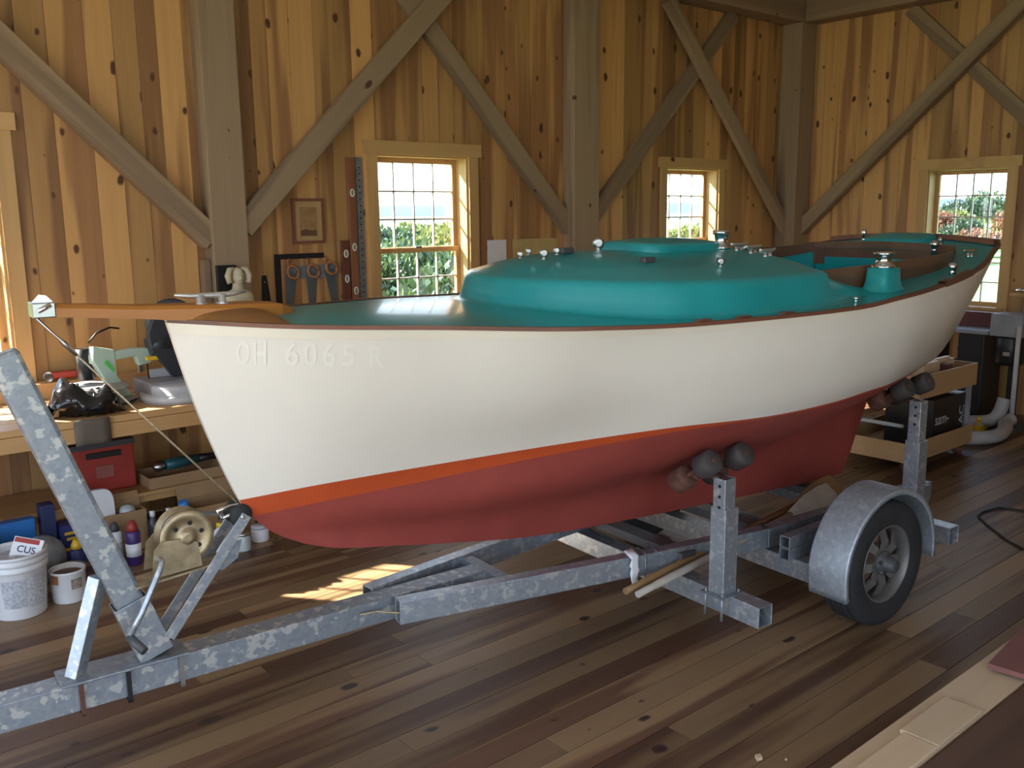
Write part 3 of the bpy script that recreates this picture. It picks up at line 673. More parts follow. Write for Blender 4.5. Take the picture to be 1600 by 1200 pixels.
# bow: plank sprit, cleat, stem-end fitting and bobstay
sz = lambda u: 1.737+(u+3.214)*-.09
spr = []
for u, hw, zt, zb in ((-3.60, .042, 1.822, 1.780), (-3.3, .060, 1.797, 1.752), (-3.05, .085, 1.786, 1.725), (-2.9, .088, 1.782, 1.715), (-2.80, .078, 1.775, 1.712), (-2.745, .045, 1.755, 1.712), (-2.73, .0, 1.74, 1.712)):
    spr.append([(u, -hw, zb), (u, -hw, zt-.012), (u, -hw+.014, zt), (u, hw-.014, zt), (u, hw, zt-.012), (u, hw, zb)])
mb = MB().grid(spr, False, True); mb.f.append((0, 1, 2, 3, 4, 5)); mb.sm.append(False)
obj('bowsprit_plank', mb, M_TEAK, boat)
shoe = []
for u in np.concatenate([np.linspace(-3.17, -2.965, 8), np.linspace(-2.95, -2.845, 8)]):
    wv = float(bU(u))*.965; k_ = max(0., (u+2.965)/.12); roll = math.sqrt(max(0., 1-k_*k_))
    shoe.append([(u, wv*r_, float(deck(u, wv*r_))-.004+roll*.038*(1-abs(r_)**2.2)+.006*roll) for r_ in np.linspace(-1, 1, 13)])
obj('sprit_shoe', MB().grid(shoe), wood('dark_varnish', (.30, .13, .03), (.17, .07, .02), 0, .42, heart=.5, rnd=.05, coat=.1), boat)
obj('sprit_end_cap', MB().box((-3.645, -.046, 1.777), (-3.575, .046, 1.828)), M_STEEL, boat, bevel=.004)
obj('stay_fitting', MB().prism([(-3.64, -.004, 1.826), (-3.615, -.004, 1.852), (-3.595, -.004, 1.848), (-3.575, -.004, 1.826)], (0, .008, 0)).tube([(-3.61, -.035, 1.815), (-3.61, .035, 1.815)], .009, 10).tube([(-3.63, -.050, 1.80), (-3.59, -.050, 1.82)], .008, 8), M_CHROME, boat)
obj('bow_cleat_base', MB().box((-3.10, -.03, 1.780), (-2.99, .03, 1.786)), M_STEEL, boat)
cleat((-3.042, 0, 1.784), .265, 0., M_ALU, .036, .62)
bA, bB = Vector((-3.63, 0, 1.776)), Vector((-3.0, -.0, 1.012))
d_ = (bB-bA); obj('bobstay_wire', MB().tube([bA+d_*.12, bB-d_*.0], .0036, 8), M_ROPE, boat)
obj('bobstay_turnbuckle', MB().tube([bA, bA+d_*.10, bA+d_*.12, bA+d_*.18], [.004, .004, .009, .006], 8), M_STEEL, boat)
# registration letters, ghosted white on the cream topside
M_LET = mat('ghost_white_letters', (.83, .785, .71), .3, var=.01)
def reg_pt(px, py):
    q, t = .05+.09*(px-370)/230, .35
    for _ in range(12):
        p = hull(np.array([q]), t)[0]; loc = np.array([p[0], -p[1], p[2]]); w_p = ORG+loc[0]*AU+loc[1]*NV+np.array([0, 0, loc[2]]); d = w_p-CAM
        x_ = 800+F_PX*(d@RT)/(d@FW); y2 = 600-F_PX*(d@UP)/(d@FW); q += (px-x_)*.00038; t += (py-y2)*.0060; q = max(q, .002); t = min(max(t, .05), 1.9)
    p = hull(np.array([q]), t)[0]; return Vector((p[0], -p[1]-.0014, p[2]))
for ch, x0, x1, y0, y1 in (('O', 370, 390, 533, 569), ('H', 396, 416, 534, 570), ('6', 446, 466, 535, 571), ('0', 475, 495, 536, 571), ('6', 504, 524, 537, 572), ('5', 534, 554, 538, 572), ('R', 578, 599, 540, 574)):
    c00, c10, c01, c11 = reg_pt(x0, y1), reg_pt(x1, y1), reg_pt(x0, y0), reg_pt(x1, y0)
    tm = text_mesh(ch, 1., lambda x, y_: (x, y_, 0)); A = np.array(tm.v); lo, hi = A.min(0), A.max(0)
    mb = MB(); vv = []
    for p in A:
        a_, b_ = (p[0]-lo[0])/(hi[0]-lo[0]), (p[1]-lo[1])/(hi[1]-lo[1]); vv.append((c00*(1-a_)+c10*a_)*(1-b_)+(c01*(1-a_)+c11*a_)*b_)
    mb.add(vv, tm.f); o = obj('registration_letter', mb, M_LET, boat, fix=False); o['label'] = 'faint white registration character '+ch
# rudder
obj('rudder', MB().prism([(.90, -.018, .47), (1.09, -.018, .82), (1.15, -.018, .98), (1.05, -.018, .98), (.93, -.018, .70)], (0, .036, 0)), M_RED, boat)

# ================================================================== the trailer
tr = thing('boat_trailer', 'galvanised boat trailer with rollers, winch post and one visible wheel', 'trailer', (OX, OY, 0), TH)
def tp(name, mb, m=M_GALV, bevel=.003, label=None, parent=None):
    o = obj(name, mb, m, parent or tr, bevel=bevel)
    if label: o['label'] = label
    return o
TV = .018
tp('tongue', MB().beam((-4.95, TV, .415), (-1.82, TV+.02, .405), .11, .105), M_GALVP)
tp('coupler', MB().box((-5.12, TV-.04, .38), (-4.94, TV+.04, .47)), M_GALVD)
tp('tongue_jack', MB().tube([(-4.7, TV-.10, .0), (-4.7, TV-.10, .06), (-4.7, TV-.10, .061), (-4.7, TV-.10, .75)], [.06, .06, .028, .028], 14).box((-4.74, TV-.10, .37), (-4.66, TV-.05, .46)), M_GALVD)
for s_, pts in ((-1, ((-2.36, -.082), (-1.16, -.30), (-.35, -.43), (1.1, -.47))), (1, ((-2.40, .125), (-1.16, .34), (-.35, .45), (1.1, .49)))):
    for k in range(3):
        a, b = pts[k], pts[k+1]; ee = .02 if k else 0
        tp('frame_rail', MB().beam((a[0]-ee, a[1], .418), (b[0], b[1], .418), .068, .105, open_end=(k == 0)), M_GALVD if k else M_GALV)
tp('cross_plate', MB().box((-1.86, -.16, .375), (-1.80, .23, .462)), M_GALVD)
tp('tongue_hook', MB().tube([(-2.52, -.042, .43), (-2.44, -.047, .425), (-2.37, -.12, .425)], .005, 6), M_ZINC)
BM = (('front', -.98, -.885, -.905, .93), ('fender', -.36, -.265, -.88, .90), ('rear', .70, .80, -.85, .87))
for n_, u0, u1, v0, v1 in BM:
    tp('cross_beam', MB().beam(((u0+u1)/2, v0, .30), ((u0+u1)/2, v1, .30), u1-u0, .10, open_end=True), M_GALV)
def uclamp(u, v, z0, z1, w_=.11, d=.12):
    mb = MB()
    for s_ in (-1, 1): mb.tube([(u-w_/2*1.02, v+s_*.05, z0-.015), (u-w_/2*1.02, v+s_*.05, z1+.025)], .006, 8); mb.tube([(u+w_/2*1.02, v+s_*.05, z0-.015), (u+w_/2*1.02, v+s_*.05, z1+.02)], .006, 8)
    mb.box((u-w_/2-.02, v-.07, z1), (u+w_/2+.02, v+.07, z1+.008)); return mb
def post(u, v, ztop, zsl, s_):
    p = tp('support_post', MB().beam((u, v, .352), (u, v, zsl), .09, .09, up=(1, 0, 0)), M_GALV)
    q = tp('post_slide', MB().beam((u-.006, v, zsl-.02), (u-.006, v, ztop), .072, .072, up=(1, 0, 0), open_end=True), M_GALV)
    for k in range(3): tp('pin_hole', MB().lathe([(.008, 0), (.008, .002), (0, .002)], (u-.0435, v-.005, ztop-.035-.05*k), (-1, 0, 0), 10, False), M_BLACK, 0, parent=q)
    tp('post_clamp', uclamp(u, v, .25, .345), M_GALVD, 0)
    return p
post(-.965, -.675, .905, .765, -1); post(-.932, .70, .97, .80, 1); post(.75, -.59, 1.035, .80, -1); post(.75, .62, 1.08, .82, 1)
def roller_set(c, ax, us, sep, r=.058, L=.095, far=False, post_top=None, tilt=0.):
    # c: centre of the outer roller on the first axle, ax: direction along the axle (inboard)
    ax = Vector(ax).normalized()
    for k, u in enumerate(us):
        o_ = Vector((u, c[1], c[2]+tilt*k)); i_ = o_+ax*sep
        tp('axle_arm', MB().tube([o_-ax*.055, i_+ax*.055], .012, 8), M_RUST, 0)
        for p, m_ in ((o_, M_ROLLER), (i_, M_RUST if k == 0 else M_ROLLER)):
            tp('roller', MB().lathe([(r*.35, -L/2), (r*.9, -L/2), (r, -L/2+.008), (r, L/2-.008), (r*.9, L/2), (r*.35, L/2)], p, ax, 18), m_, 0)
    m0 = Vector((us[0], c[1], c[2]))+ax*sep*.5; m1 = Vector((us[1], c[1], c[2]+tilt))+ax*sep*.5
    mb = MB().beam(m0+Vector((0, 0, -.02)), m1+Vector((0, 0, -.02)), .03, .03)
    if post_top: mb.beam((m0+m1)/2+Vector((0, 0, -.02)), post_top, .035, .035)
    tp('roller_bracket', mb, M_RUST)
roller_set((0, -.625, .968), (0, .824, -.566), (-1.035, -.82), .185, post_top=(-.970, -.675, .885))
roller_set((0, .655, 1.02), (0, -.824, -.50), (-1.035, -.82), .185, post_top=(-.938, .70, .94))
roller_set((0, -.50, 1.085), (0, .86, -.50), (.72, .92), .165, post_top=(.744, -.59, 1.01), tilt=.012)
roller_set((0, .53, 1.13), (0, -.86, -.45), (.72, .92), .165, post_top=(.744, .62, 1.05), tilt=.012)
# keel bunks between the rails
for u in (-.9, -.3, .5): tp('keel_support', MB().box((u-.05, -.40, .40), (u+.05, .42, .448)), M_DGREY)
tp('bunk_tube', MB().beam((-.42, -.60, .385), (1.0, -.52, .385), .06, .062, open_end=True), M_GALVD)
tp('bunk_tube', MB().beam((-.42, -.60, .449), (1.0, -.52, .449), .06, .062, open_end=True), M_GALVD)
# axle, wheels, fenders
tp('axle', MB().tube([(0, -.74, .33), (0, .76, .33)], .03, 12), M_GALVD, 0)
def wheel(s_):
    vc = s_*.825 if s_ < 0 else .845
    out = -1 if s_ < 0 else 1; ax = (0, out, 0); c = (0, vc, .33)
    t = tp('tyre', MB().lathe([(.196, -.085), (.235, -.098), (.290, -.100), (.316, -.088), (.3265, -.070), (.3265, -.052), (.322, -.050), (.322, -.044), (.3285, -.042), (.3285, -.018), (.323, -.016), (.323, -.010), (.329, -.008), (.329, .008), (.323, .010), (.323, .016), (.3285, .018), (.3285, .042), (.322, .044), (.322, .050), (.3265, .052), (.3265, .070), (.316, .088), (.290, .100), (.235, .098), (.196, .085)], c, ax, 56, cap=False), M_RUBBER, 0)
    mb = MB().lathe([(.196, -.08), (.190, -.07), (.178, -.04), (.178, .03), (.186, .062), (.196, .088), (.203, .090), (.203, .084)], c, ax, 40, cap=False)
    # spoke disc with eight windows
    vo = vc+out*.045
    def pt(r, a, dv=0.): return (r*math.cos(a), vo+out*dv, .33+r*math.sin(a))
    for k in range(8):
        a = 2*math.pi*k/8; wd = .155
        mb.prism([pt(.055, a-.5, .012), pt(.115, a-wd*1.25, .03), pt(.18, a-wd*1.0, .0), pt(.18, a+wd*1.0, .0), pt(.115, a+wd*1.25, .03), pt(.055, a+.5, .012)], (0, -out*.012, 0))
    r_ = tp('rim', mb, mat('wheel_grey', (.17, .16, .15), .45, .4), 0)
    tp('hub_cap', MB().lathe([(.062, 0), (.062, .03), (.040, .034), (.036, .085), (.026, .095), (0, .096)], (0, vo, .33), ax, 20), M_DGREY, 0)
    for k in range(5):
        a = 2*math.pi*k/5+.3; tp('lug_nut', MB().lathe([(.011, 0), (.011, .022), (0, .024)], pt(.052, a, .025), ax, 6, False), M_STEEL, 0)
    # fender
    v0, v1 = (vc-.118, vc+.095) if out < 0 else (vc-.095, vc+.118); rows = []
    angs = np.radians(np.linspace(-6, 196, 36)); R0 = .395
    for a in angs: rows.append([(-R0*math.cos(a)*-1 if False else R0*math.cos(a), v, .33+R0*math.sin(a)*1.0) for v in (v0, v0, v0+.006, vc, v1-.006, v1, v1)])
    for r_i, a in zip(rows, angs):
        for j in (0, 6):
            r_i[j] = ((R0-.028)*math.cos(a), r_i[j][1], .33+(R0-.028)*math.sin(a))
    o = tp('fender', MB().grid(rows), galv('fender_galvanised', .42, .25, .5, .6), 0)
    sm = o.modifiers.new('thick', 'SOLIDIFY'); sm.thickness = .003
    return o
wheel(-1); wheel(1)
tp('fender_bolt', MB().lathe([(.012, 0), (.012, .012), (0, .014)], (-.34, -.80, .352), (0, 0, 1), 6, False), M_STEEL, 0)
# winch post
PT, PB = Vector((-3.745, TV, 1.665)), Vector((-3.37, TV, .565))
tp('winch_post', MB().beam(PB, PT, .075, .105, up=(1, 0, .3)), M_GALVP, .014)
dn = (PB-PT).normalized()
tp('post_socket', MB().beam(PB-dn*.16, PB+dn*.08, .10, .125, up=(1, 0, .3), open_end=True), M_GALVP)
tp('post_brace', MB().beam((-3.625, TV-.005, .475), (-3.515, TV-.005, .83), .048, .055, up=(.75, .66, 0)), M_GALV)
tp('base_plate', MB().box((-3.68, TV-.075, .470), (-3.235, TV+.075, .480)), M_GALVD)
for u, m_ in ((-3.615, M_RUST), (-3.455, M_BLACK), (-3.265, M_STEEL)): tp('clamp_strap', MB().box((u-.008, TV-.066, .345), (u+.008, TV-.057, .472)).box((u-.008, TV-.066, .345), (u+.008, TV+.066, .352)), m_, 0)
tp('winch_shelf', MB().beam((-3.40, TV, .770), (-3.07, TV, .800), .11, .008), M_ZINC, 0)
for v in (TV-.055, TV+.050):
    tp('strut_bar', MB().beam((-3.30, v, .55), (-2.975, v, .965), .006, .042, up=(0, 0, 1)), M_GALV, .001)
tp('gusset', MB().prism([(-3.12, TV-.051, .775), (-3.05, TV-.051, .86), (-3.00, TV-.051, .87), (-3.02, TV-.051, .80), (-3.08, TV-.051, .765)], (0, .004, 0)), M_GALVD, 0)
tp('winch_side_plate', MB().prism([(-3.345, TV-.062, .795), (-3.33, TV-.062, .90), (-3.30, TV-.062, .93), (-3.22, TV-.062, .925), (-3.17, TV-.062, .90), (-3.16, TV-.062, .805)], (0, .004, 0)), M_ZINC, 0)
tp('winch_side_plate', MB().prism([(-3.345, TV+.05, .795), (-3.33, TV+.05, .90), (-3.30, TV+.05, .93), (-3.22, TV+.05, .925), (-3.17, TV+.05, .90), (-3.16, TV+.05, .805)], (0, .004, 0)), M_ZINC, 0)
dc = (-3.205, TV, .925)
tp('winch_gear', MB().lathe([(.012, -.066), (.026, -.066), (.028, -.055), (.044, -.052), (.070, -.052), (.074, -.057), (.094, -.057), (.100, -.052), (.100, -.042), (.03, -.040), (.03, .035), (.096, .037), (.096, .043), (.02, .045)], dc, (0, 1, 0), 36), M_ZINC, 0)
for k in range(6):
    a = k*math.pi/3+.3; tp('gear_hole', MB().lathe([(.009, 0), (.009, .002), (0, .002)], (dc[0]+.055*math.cos(a), TV-.056, dc[2]+.055*math.sin(a)), (0, -1, 0), 10, False), M_BLACK, 0)
tp('strap_coil', MB().lathe([(.030, -.038), (.074, -.036), (.076, 0), (.074, .033), (.030, .034)], dc, (0, 1, 0), 28), mat('grey_strap', (.16, .17, .18), .8), 0)
tp('winch_handle', MB().tube([(-3.315, TV-.06, .865), (-3.315, TV-.10, .865), (-3.325, TV-.115, .850), (-3.405, TV-.125, .70), (-3.455, TV-.13, .625)], .011, 10), M_GALV, 0)
tp('handle_grip', MB().tube([(-3.455, TV-.125, .625), (-3.42, TV-.19, .585)], .016, 12), M_DGREY, 0)
tp('winch_strap', MB().beam((-3.17, TV, .995), (-3.055, TV, .975), .045, .004), mat('grey_strap', (.16, .17, .18), .8), 0)
tp('snap_hook', MB().tube([(-3.065, TV-.012, .955), (-3.075, TV-.015, .99), (-3.03, TV-.015, 1.0), (-2.995, TV-.012, 1.0), (-2.985, TV-.005, .985), (-3.01, TV-.012, .968), (-3.065, TV-.012, .955)], .0075, 8), M_CHROME, 0)
tp('bow_roller', MB().lathe([(.010, -.05), (.040, -.05), (.046, -.035), (.034, 0), (.046, .035), (.040, .05), (.010, .05)], (-2.992, TV, .962), (0, 1, 0), 22), M_RUBBER, 0)
tp('roller_bolt', MB().tube([(-2.992, TV-.075, .962), (-2.992, TV+.075, .962)], .008, 8), M_STEEL, 0)
# hoses/lines wrapped on the near rail
for du in (0, .07): tp('rail_strap', MB().tube([(-1.14+du, -.345, .36), (-1.145+du, -.348, .478), (-1.12+du, -.262, .480), (-1.12+du, -.26, .36), (-1.14+du, -.345, .36)], .005, 6), M_GALVD, 0)
rg = MB(); pr = random.Random(3)
rag_rows = []
for k in range(9):
    zz = .50-.020*k; off = [pr.uniform(-.012, .012) for _ in range(5)]
    rag_rows.append([(-1.235+j*.012+off[j]*.6+.004*math.sin(k*1.7), -.345-.006*abs(off[j])*60*.02-(.0 if k > 0 else -.05), zz+off[j]*.3) for j in range(5)])
o = obj('white_rag', MB().grid(rag_rows), M_WPL); o.location = (OX, OY, 0); o.rotation_euler = (0, 0, TH); sm = o.modifiers.new('t', 'SOLIDIFY'); sm.thickness = .006
tag(o, 'crumpled white rag tucked over the near trailer rail', 'rag')
# oars lying on the trailer beams
def oar(label, a, b, m, r=.018):
    a, b = Vector(a), Vector(b); t = thing('oar', label, 'oar', (OX, OY, 0), TH, 'oars stowed on the trailer'); d = (b-a); L = d.length; d.normalize()
    obj('shaft', MB().tube([a, a+d*.12, a+d*.13, b-d*.45], [r*.9, r*.9, r*1.05, r], 12), m, t)
    s_ = Vector((-d.y, d.x, 0)).normalized(); bl = []
    for q, wd in ((-.47, .018), (-.40, .035), (-.25, .065), (-.10, .075), (0, .07)): bl.append((b+d*q, wd))
    rows = []
    upv = Vector((0, 0, 1)); side_ = (s_*.75+upv*.66).normalized(); nrm = side_.cross(d)
    for p, wd in bl: rows.append([p-side_*wd+nrm*.0, p-nrm*.008, p+side_*wd, p+nrm*.008])
    mb = MB().grid(rows, False, True); mb.f += [(0, 1, 2, 3), (16, 17, 18, 19)]; mb.sm += [False, False]
    obj('blade', mb, m, t); return t
oar('brown wooden oar with its blade up against the fender', (-1.36, -.44, .372), (.52, -.245, .50), mat('oar_brown', (.26, .15, .06), .45))
oar('pale grey-white oar lying beside the brown one', (-1.34, -.50, .372), (.36, -.335, .50), mat('oar_pale', (.40, .36, .31), .5))

# ================================================================== workbench and what lies on it
BZ = .95
bench = thing('workbench', 'long pine workbench along the back wall at the left', 'workbench', (1.6, 6.0, 0))
def bp(name, lo, hi, m=M_BENCH): return obj(name, MB().box((lo[0]-1.6, lo[1]-6, lo[2]), (hi[0]-1.6, hi[1]-6, hi[2])), m, bench, bevel=.004)
for k in range(5): bp('top_plank', (-.6, 5.59+k*.196+.001, BZ-.04), (3.9 if k < 4 else 2.64, 5.59+(k+1)*.196-.001, BZ))
bp('front_apron', (-.6, 5.58, BZ-.13), (3.9, 5.62, BZ-.041)); bp('back_apron', (-.6, 6.54, BZ-.14), (2.64, 6.575, BZ-.041))
for x in (-.5, .55, 2.75, 3.8):
    for y_ in (5.68, 6.28): bp('leg', (x-.045, y_-.045, 0), (x+.045, y_+.045, BZ-.141))
bp('lower_shelf', (1.06, 6.02, .30), (2.50, 6.56, .325)); bp('shelf_cleat', (1.05, 6.05, .25), (2.5, 6.09, .299))
bp('back_ledge', (-.6, 6.45, BZ), (2.5, 6.57, BZ+.10))

def lathe_thing(name, label, cat, x, y_, z_, prof, m, extra=(), group=None, n=24):
    t = thing(name, label, cat, (x, y_, z_), 0, group); obj('body', MB().lathe(prof, n=n), m, t)
    for nm, pf, mm in extra: obj(nm, MB().lathe(pf, n=n), mm, t)
    return t
# scroll saw (mint green arm on a grey table)
ss = thing('scroll_saw', 'mint green and grey scroll saw standing on the workbench', 'saw', (1.72, 6.02, BZ), .15); ss.scale = (1.12, 1.1, 1.30)
def sp(n_, mb, m, bev=.004): return obj(n_, mb, m, ss, bevel=bev)
sp('base', MB().box((-.18, -.10, .0), (.14, .10, .025)), M_GREY)
sp('table', MB().lathe([(.0, .085), (.17, .085), (.17, .10), (0, .10)], (-.06, -.02, 0), n=28), M_LGREY, 0)
sp('column', MB().prism([(.05, -.03, .025), (.14, -.03, .025), (.06, -.03, .13), (.055, -.03, .26), (-.06, -.03, .285), (-.07, -.03, .22), (-.01, -.03, .12)], (0, .06, 0)), M_MINT)
sp('upper_arm', MB().prism([(-.07, -.025, .245), (.18, -.025, .255), (.27, -.025, .245), (.27, -.025, .175), (.20, -.025, .165), (.18, -.025, .215), (-.07, -.025, .20)], (0, .05, 0)), M_MINT)
sp('green_lever', MB().prism([(-.01, -.036, .20), (.04, -.036, .15), (.045, -.036, .165), (.0, -.036, .215)], (0, .006, 0)), M_GREEN, 0)
sp('motor', MB().tube([(-.07, .07, .12), (-.07, .07, .27)], .045, 16), M_BLACK, 0)
sp('table_knob', MB().tube([(-.24, -.05, .05), (-.20, -.05, .11), (-.17, -.05, .12)], .008, 8).ball((-.24, -.05, .045), .014), M_CHROME, 0)
sp('blade_clamp', MB().box((.20, -.012, .13), (.225, .012, .17)), M_STEEL, 0)
sp('power_cord', MB().tube([(.24, -.03, .17), (.24, -.04, .08), (.20, -.06, .02), (.05, -.14, .008), (-.08, -.15, .006)], .005, 6), M_WIRE, 0)
sp('power_cord', MB().tube([(-.06, .03, .30), (.0, .05, .34), (.08, .06, .36), (.14, .07, .35)], .005, 6), M_WIRE, 0)
# mitre saw with black head
ms = thing('mitre_saw', 'black and yellow mitre saw with a grey turntable on the workbench', 'saw', (2.13, 5.93, BZ), 0)
def mp_(n_, mb, m, bev=.004): return obj(n_, mb, m, ms, bevel=bev)
mp_('turntable', MB().lathe([(0, .0), (.23, 0), (.23, .045), (.19, .05), (.19, .10), (.18, .108), (0, .108)], (-.01, -.05, 0), n=36), M_LGREY, 0)
mp_('bed', MB().box((-.20, -.10, .02), (.30, .22, .125)), M_GREY)
mp_('fence', MB().box((-.12, .10, .125), (.30, .13, .18)), M_LGREY)
mp_('label_plate', MB().box((.16, -.108, .045), (.29, -.101, .11)), M_WPL, 0)
mp_('pivot_arm', MB().box((.0, .14, .07), (.09, .24, .36)), M_YELLOW)
mp_('blade_guard', MB().lathe([(.0, -.03), (.155, -.03), (.165, -.02), (.165, .02), (.155, .03), (0, .03)], (.03, .06, .47), (.45, 1, 0), 36), mat('charcoal_housing', (.035, .04, .05), .4), 0)
mp_('motor_housing', MB().tube([(-.13, .08, .33), (-.02, .08, .36)], [.06, .075], 18), mat('charcoal_housing', (.035, .04, .05), .4), 0)
mp_('yellow_trim', MB().box((-.16, .03, .25), (-.06, .07, .275)), M_YELLOW)
mp_('saw_handle', MB().prism([(-.12, .02, .30), (.0, .02, .13), (.08, .02, .15), (.12, .02, .50), (-.10, .02, .52), (-.14, .02, .42)], (0, .06, 0)), mat('charcoal_housing', (.035, .04, .05), .4))
# black plastic bag
pr = random.Random(11); rows = []
for i in range(15):
    t_ = i/14; cx = 1.33+.40*t_; cy = 5.77-.06*t_; rr = .092*(math.sin(math.pi*min(1, t_*1.02+.05))**.5)+.008; row = []
    for j in range(18):
        a = 2*math.pi*j/18; q = rr*(1+pr.uniform(-.28, .30)); row.append((cx+pr.uniform(-.01, .01), cy+math.cos(a)*q*1.2, BZ+.002+max(0, rr*.9+math.sin(a)*q*(.95))*(1+.35*math.sin(t_*9))))
    rows.append(row)
o = obj('plastic_bag', MB().grid(rows, True, True), M_BLACKPL); tag(o, 'crumpled shiny black plastic bag lying on the workbench', 'plastic bag')
flap = [[(1.60+.05*i+.015*math.sin(j*2.), 5.54-.012*j+.03*math.sin(i*1.3), BZ+.008+.035*abs(math.sin(i*.9+j*.7))-.0*j) for j in range(6)] for i in range(5)]
# red hand tool on the back ledge
rt_ = thing('hand_clamp', 'small red and chrome tool lying on the back ledge of the bench', 'tool', (1.58, 6.50, BZ+.10), -.1); rt_.scale = (1.3, 1.2, 1.5)
obj('body', MB().box((-.05, -.02, .012), (.08, .02, .042)), M_REDPL, rt_, bevel=.008); obj('jaw', MB().lathe([(.022, -.02), (.022, .02), (.0, .021)], (-.055, 0, .023), (0, 1, 0), 14), M_CHROME, rt_)
# brown folded sack under the bag hanging at the bench edge
o = obj('brown_cloth', MB().grid([[(1.40+.05*i, 5.572+.004*math.sin(i*2.1+j), BZ+.006-.03*j if j else BZ+.006) for j in range(6)] for i in range(5)]), mat('brown_cloth', (.13, .10, .08), .9)); sm = o.modifiers.new('t', 'SOLIDIFY'); sm.thickness = .004
tag(o, 'dark brown cloth hanging over the bench edge under the bag', 'cloth')
# bust on a wooden box
bxz = BZ+.44
bx = thing('wooden_box', 'plain wooden box standing on the workbench under the bust', 'box', (2.74, 6.28, BZ)); obj('carcass', MB().box((-.16, -.14, 0), (.17, .14, bxz-BZ)), M_CART, bx, bevel=.004)
bu = thing('bust_sculpture', 'small cream plaster bust with curled horn-like hair by the post', 'sculpture', (2.75, 6.28, bxz))
prof = [(.085, 0), (.09, .03), (.095, .08), (.105, .13), (.10, .165), (.075, .19), (.042, .205), (.036, .235), (.04, .25)]
P = [[(r*1.05*math.cos(a)*(1 if True else 1), r*.72*math.sin(a), z) for a in np.linspace(0, 2*math.pi, 24, endpoint=False)] for r, z in prof]
obj('shoulders', MB().grid(P, True, True), M_PLASTER, bu)
hd = MB().ball((0, -.005, .295), (.045, .055, .065), 18, 12); hd.ball((0, -.055, .285), (.010, .016, .020), 10, 6); hd.ball((0, -.045, .255), (.018, .014, .010), 10, 6); hd.ball((-.018, -.048, .305), (.009, .008, .007), 8, 5); hd.ball((.018, -.048, .305), (.009, .008, .007), 8, 5)
obj('head', hd, M_PLASTER, bu)
for s_ in (-1, 1): obj('hair_curl', MB().tube([(s_*.028, -.01, .352), (s_*.06, -.015, .345), (s_*.078, -.02, .30), (s_*.07, -.025, .255), (s_*.05, -.028, .262)], [.012, .020, .024, .020, .008], 12), M_PLASTER, bu)
o = obj('slate_plaque', MB().box((2.655, 6.405, 1.44), (2.80, 6.436, 1.76)), M_BLACK, bevel=.004); tag(o, 'flat dark plaque fixed on the post behind the bust', 'plaque')
o = obj('grey_offcut', MB().box((2.60, 6.50, BZ), (2.65, 6.58, 1.80)), M_TIMBER, bevel=.003); tag(o, 'narrow grey board leaning beside the left timber post', 'board')

# ================================================================== things on the back wall
WY = YB-.006
pic = thing('framed_picture', 'small brown framed picture hanging below the brace', 'picture', (3.49, WY, 1.89))
w_, h_ = .275, .345
fm = MB()
for lo, hi in (((-w_/2, -.022, 0), (-w_/2+.022, 0, h_)), ((w_/2-.022, -.022, 0), (w_/2, 0, h_)), ((-w_/2+.022, -.022, 0), (w_/2-.022, 0, .022)), ((-w_/2+.022, -.022, h_-.022), (w_/2-.022, 0, h_))): fm.box(lo, hi)
obj('frame', fm, M_RAIL, pic); obj('mat_board', MB().box((-w_/2+.022, -.012, .022), (w_/2-.022, -.004, h_-.022)), mat('tan_mount', (.40, .25, .11), .7), pic)
obj('print', MB().box((-.075, -.0135, .055), (.075, -.0121, .28)), mat('sepia_print', (.30, .17, .07), .6, var=.2, scale=30), pic)
obj('printed_hull', MB().prism([(-.072, -.0142, .06), (.07, -.0142, .06), (.065, -.0142, .105), (.02, -.0142, .10), (-.03, -.0142, .112), (-.072, -.0142, .10)], (0, .0006, 0)), mat('sepia_dark', (.12, .06, .03), .6), pic)
sq = thing('framing_square', 'black steel framing square hanging on the back wall', 'square', (3.19, WY, 1.43)); 
obj('blade', MB().box((0, -.006, -.12), (.05, -.001, .385)), M_BLACK, sq); obj('tongue_arm', MB().box((.05, -.006, .345), (.425, -.001, .385)), M_BLACK, sq)
def handsaw(label, x, ztop, tilt, L=.42, wd=.10, hm=None):
    t = thing('handsaw', label, 'saw', (x, WY-.001, ztop), 0, 'handsaws hung on the wall'); t.rotation_euler = (0, tilt, 0)
    obj('blade', MB().prism([(-wd/2, -.004, -.04), (wd/2, -.004, -.06), (wd*.22, -.004, -L), (-wd*.18, -.004, -L)], (0, .003, 0)), mat('saw_steel', (.16, .19, .22), .4, .6), t)
    pts = []
    for k in range(13):
        a = 2*math.pi*k/12; r_ = .047*(1+.18*math.cos(2*a+.5)); pts.append((r_*math.cos(a)*.9+.01, -.016, -.055+r_*math.sin(a)*1.2))
    obj('grip', MB().tube(pts, .012, 8), mat('saw_handle_wood', (.36, .15, .06), .5), t); obj('horn', MB().tube([(-.03, -.012, -.01), (-.04, -.012, .03), (-.02, -.012, .045)], [.012, .012, .006], 8), mat('saw_handle_wood', (.36, .15, .06), .5), t)
    return t
handsaw('wooden-handled handsaw nearest the black square', 3.33, 1.73, .10); handsaw('middle one of the three wooden-handled handsaws', 3.50, 1.73, .02); handsaw('wooden-handled handsaw nearest the spirit levels', 3.655, 1.745, -.12)
o = obj('tool_board', MB().box((3.28, WY-.0015, 1.62), (3.74, WY+.004, 1.72)), mat('slate_holder', (.15, .18, .20), .6)); tag(o, 'slate-grey strip on the wall holding the handsaws', 'tool holder')
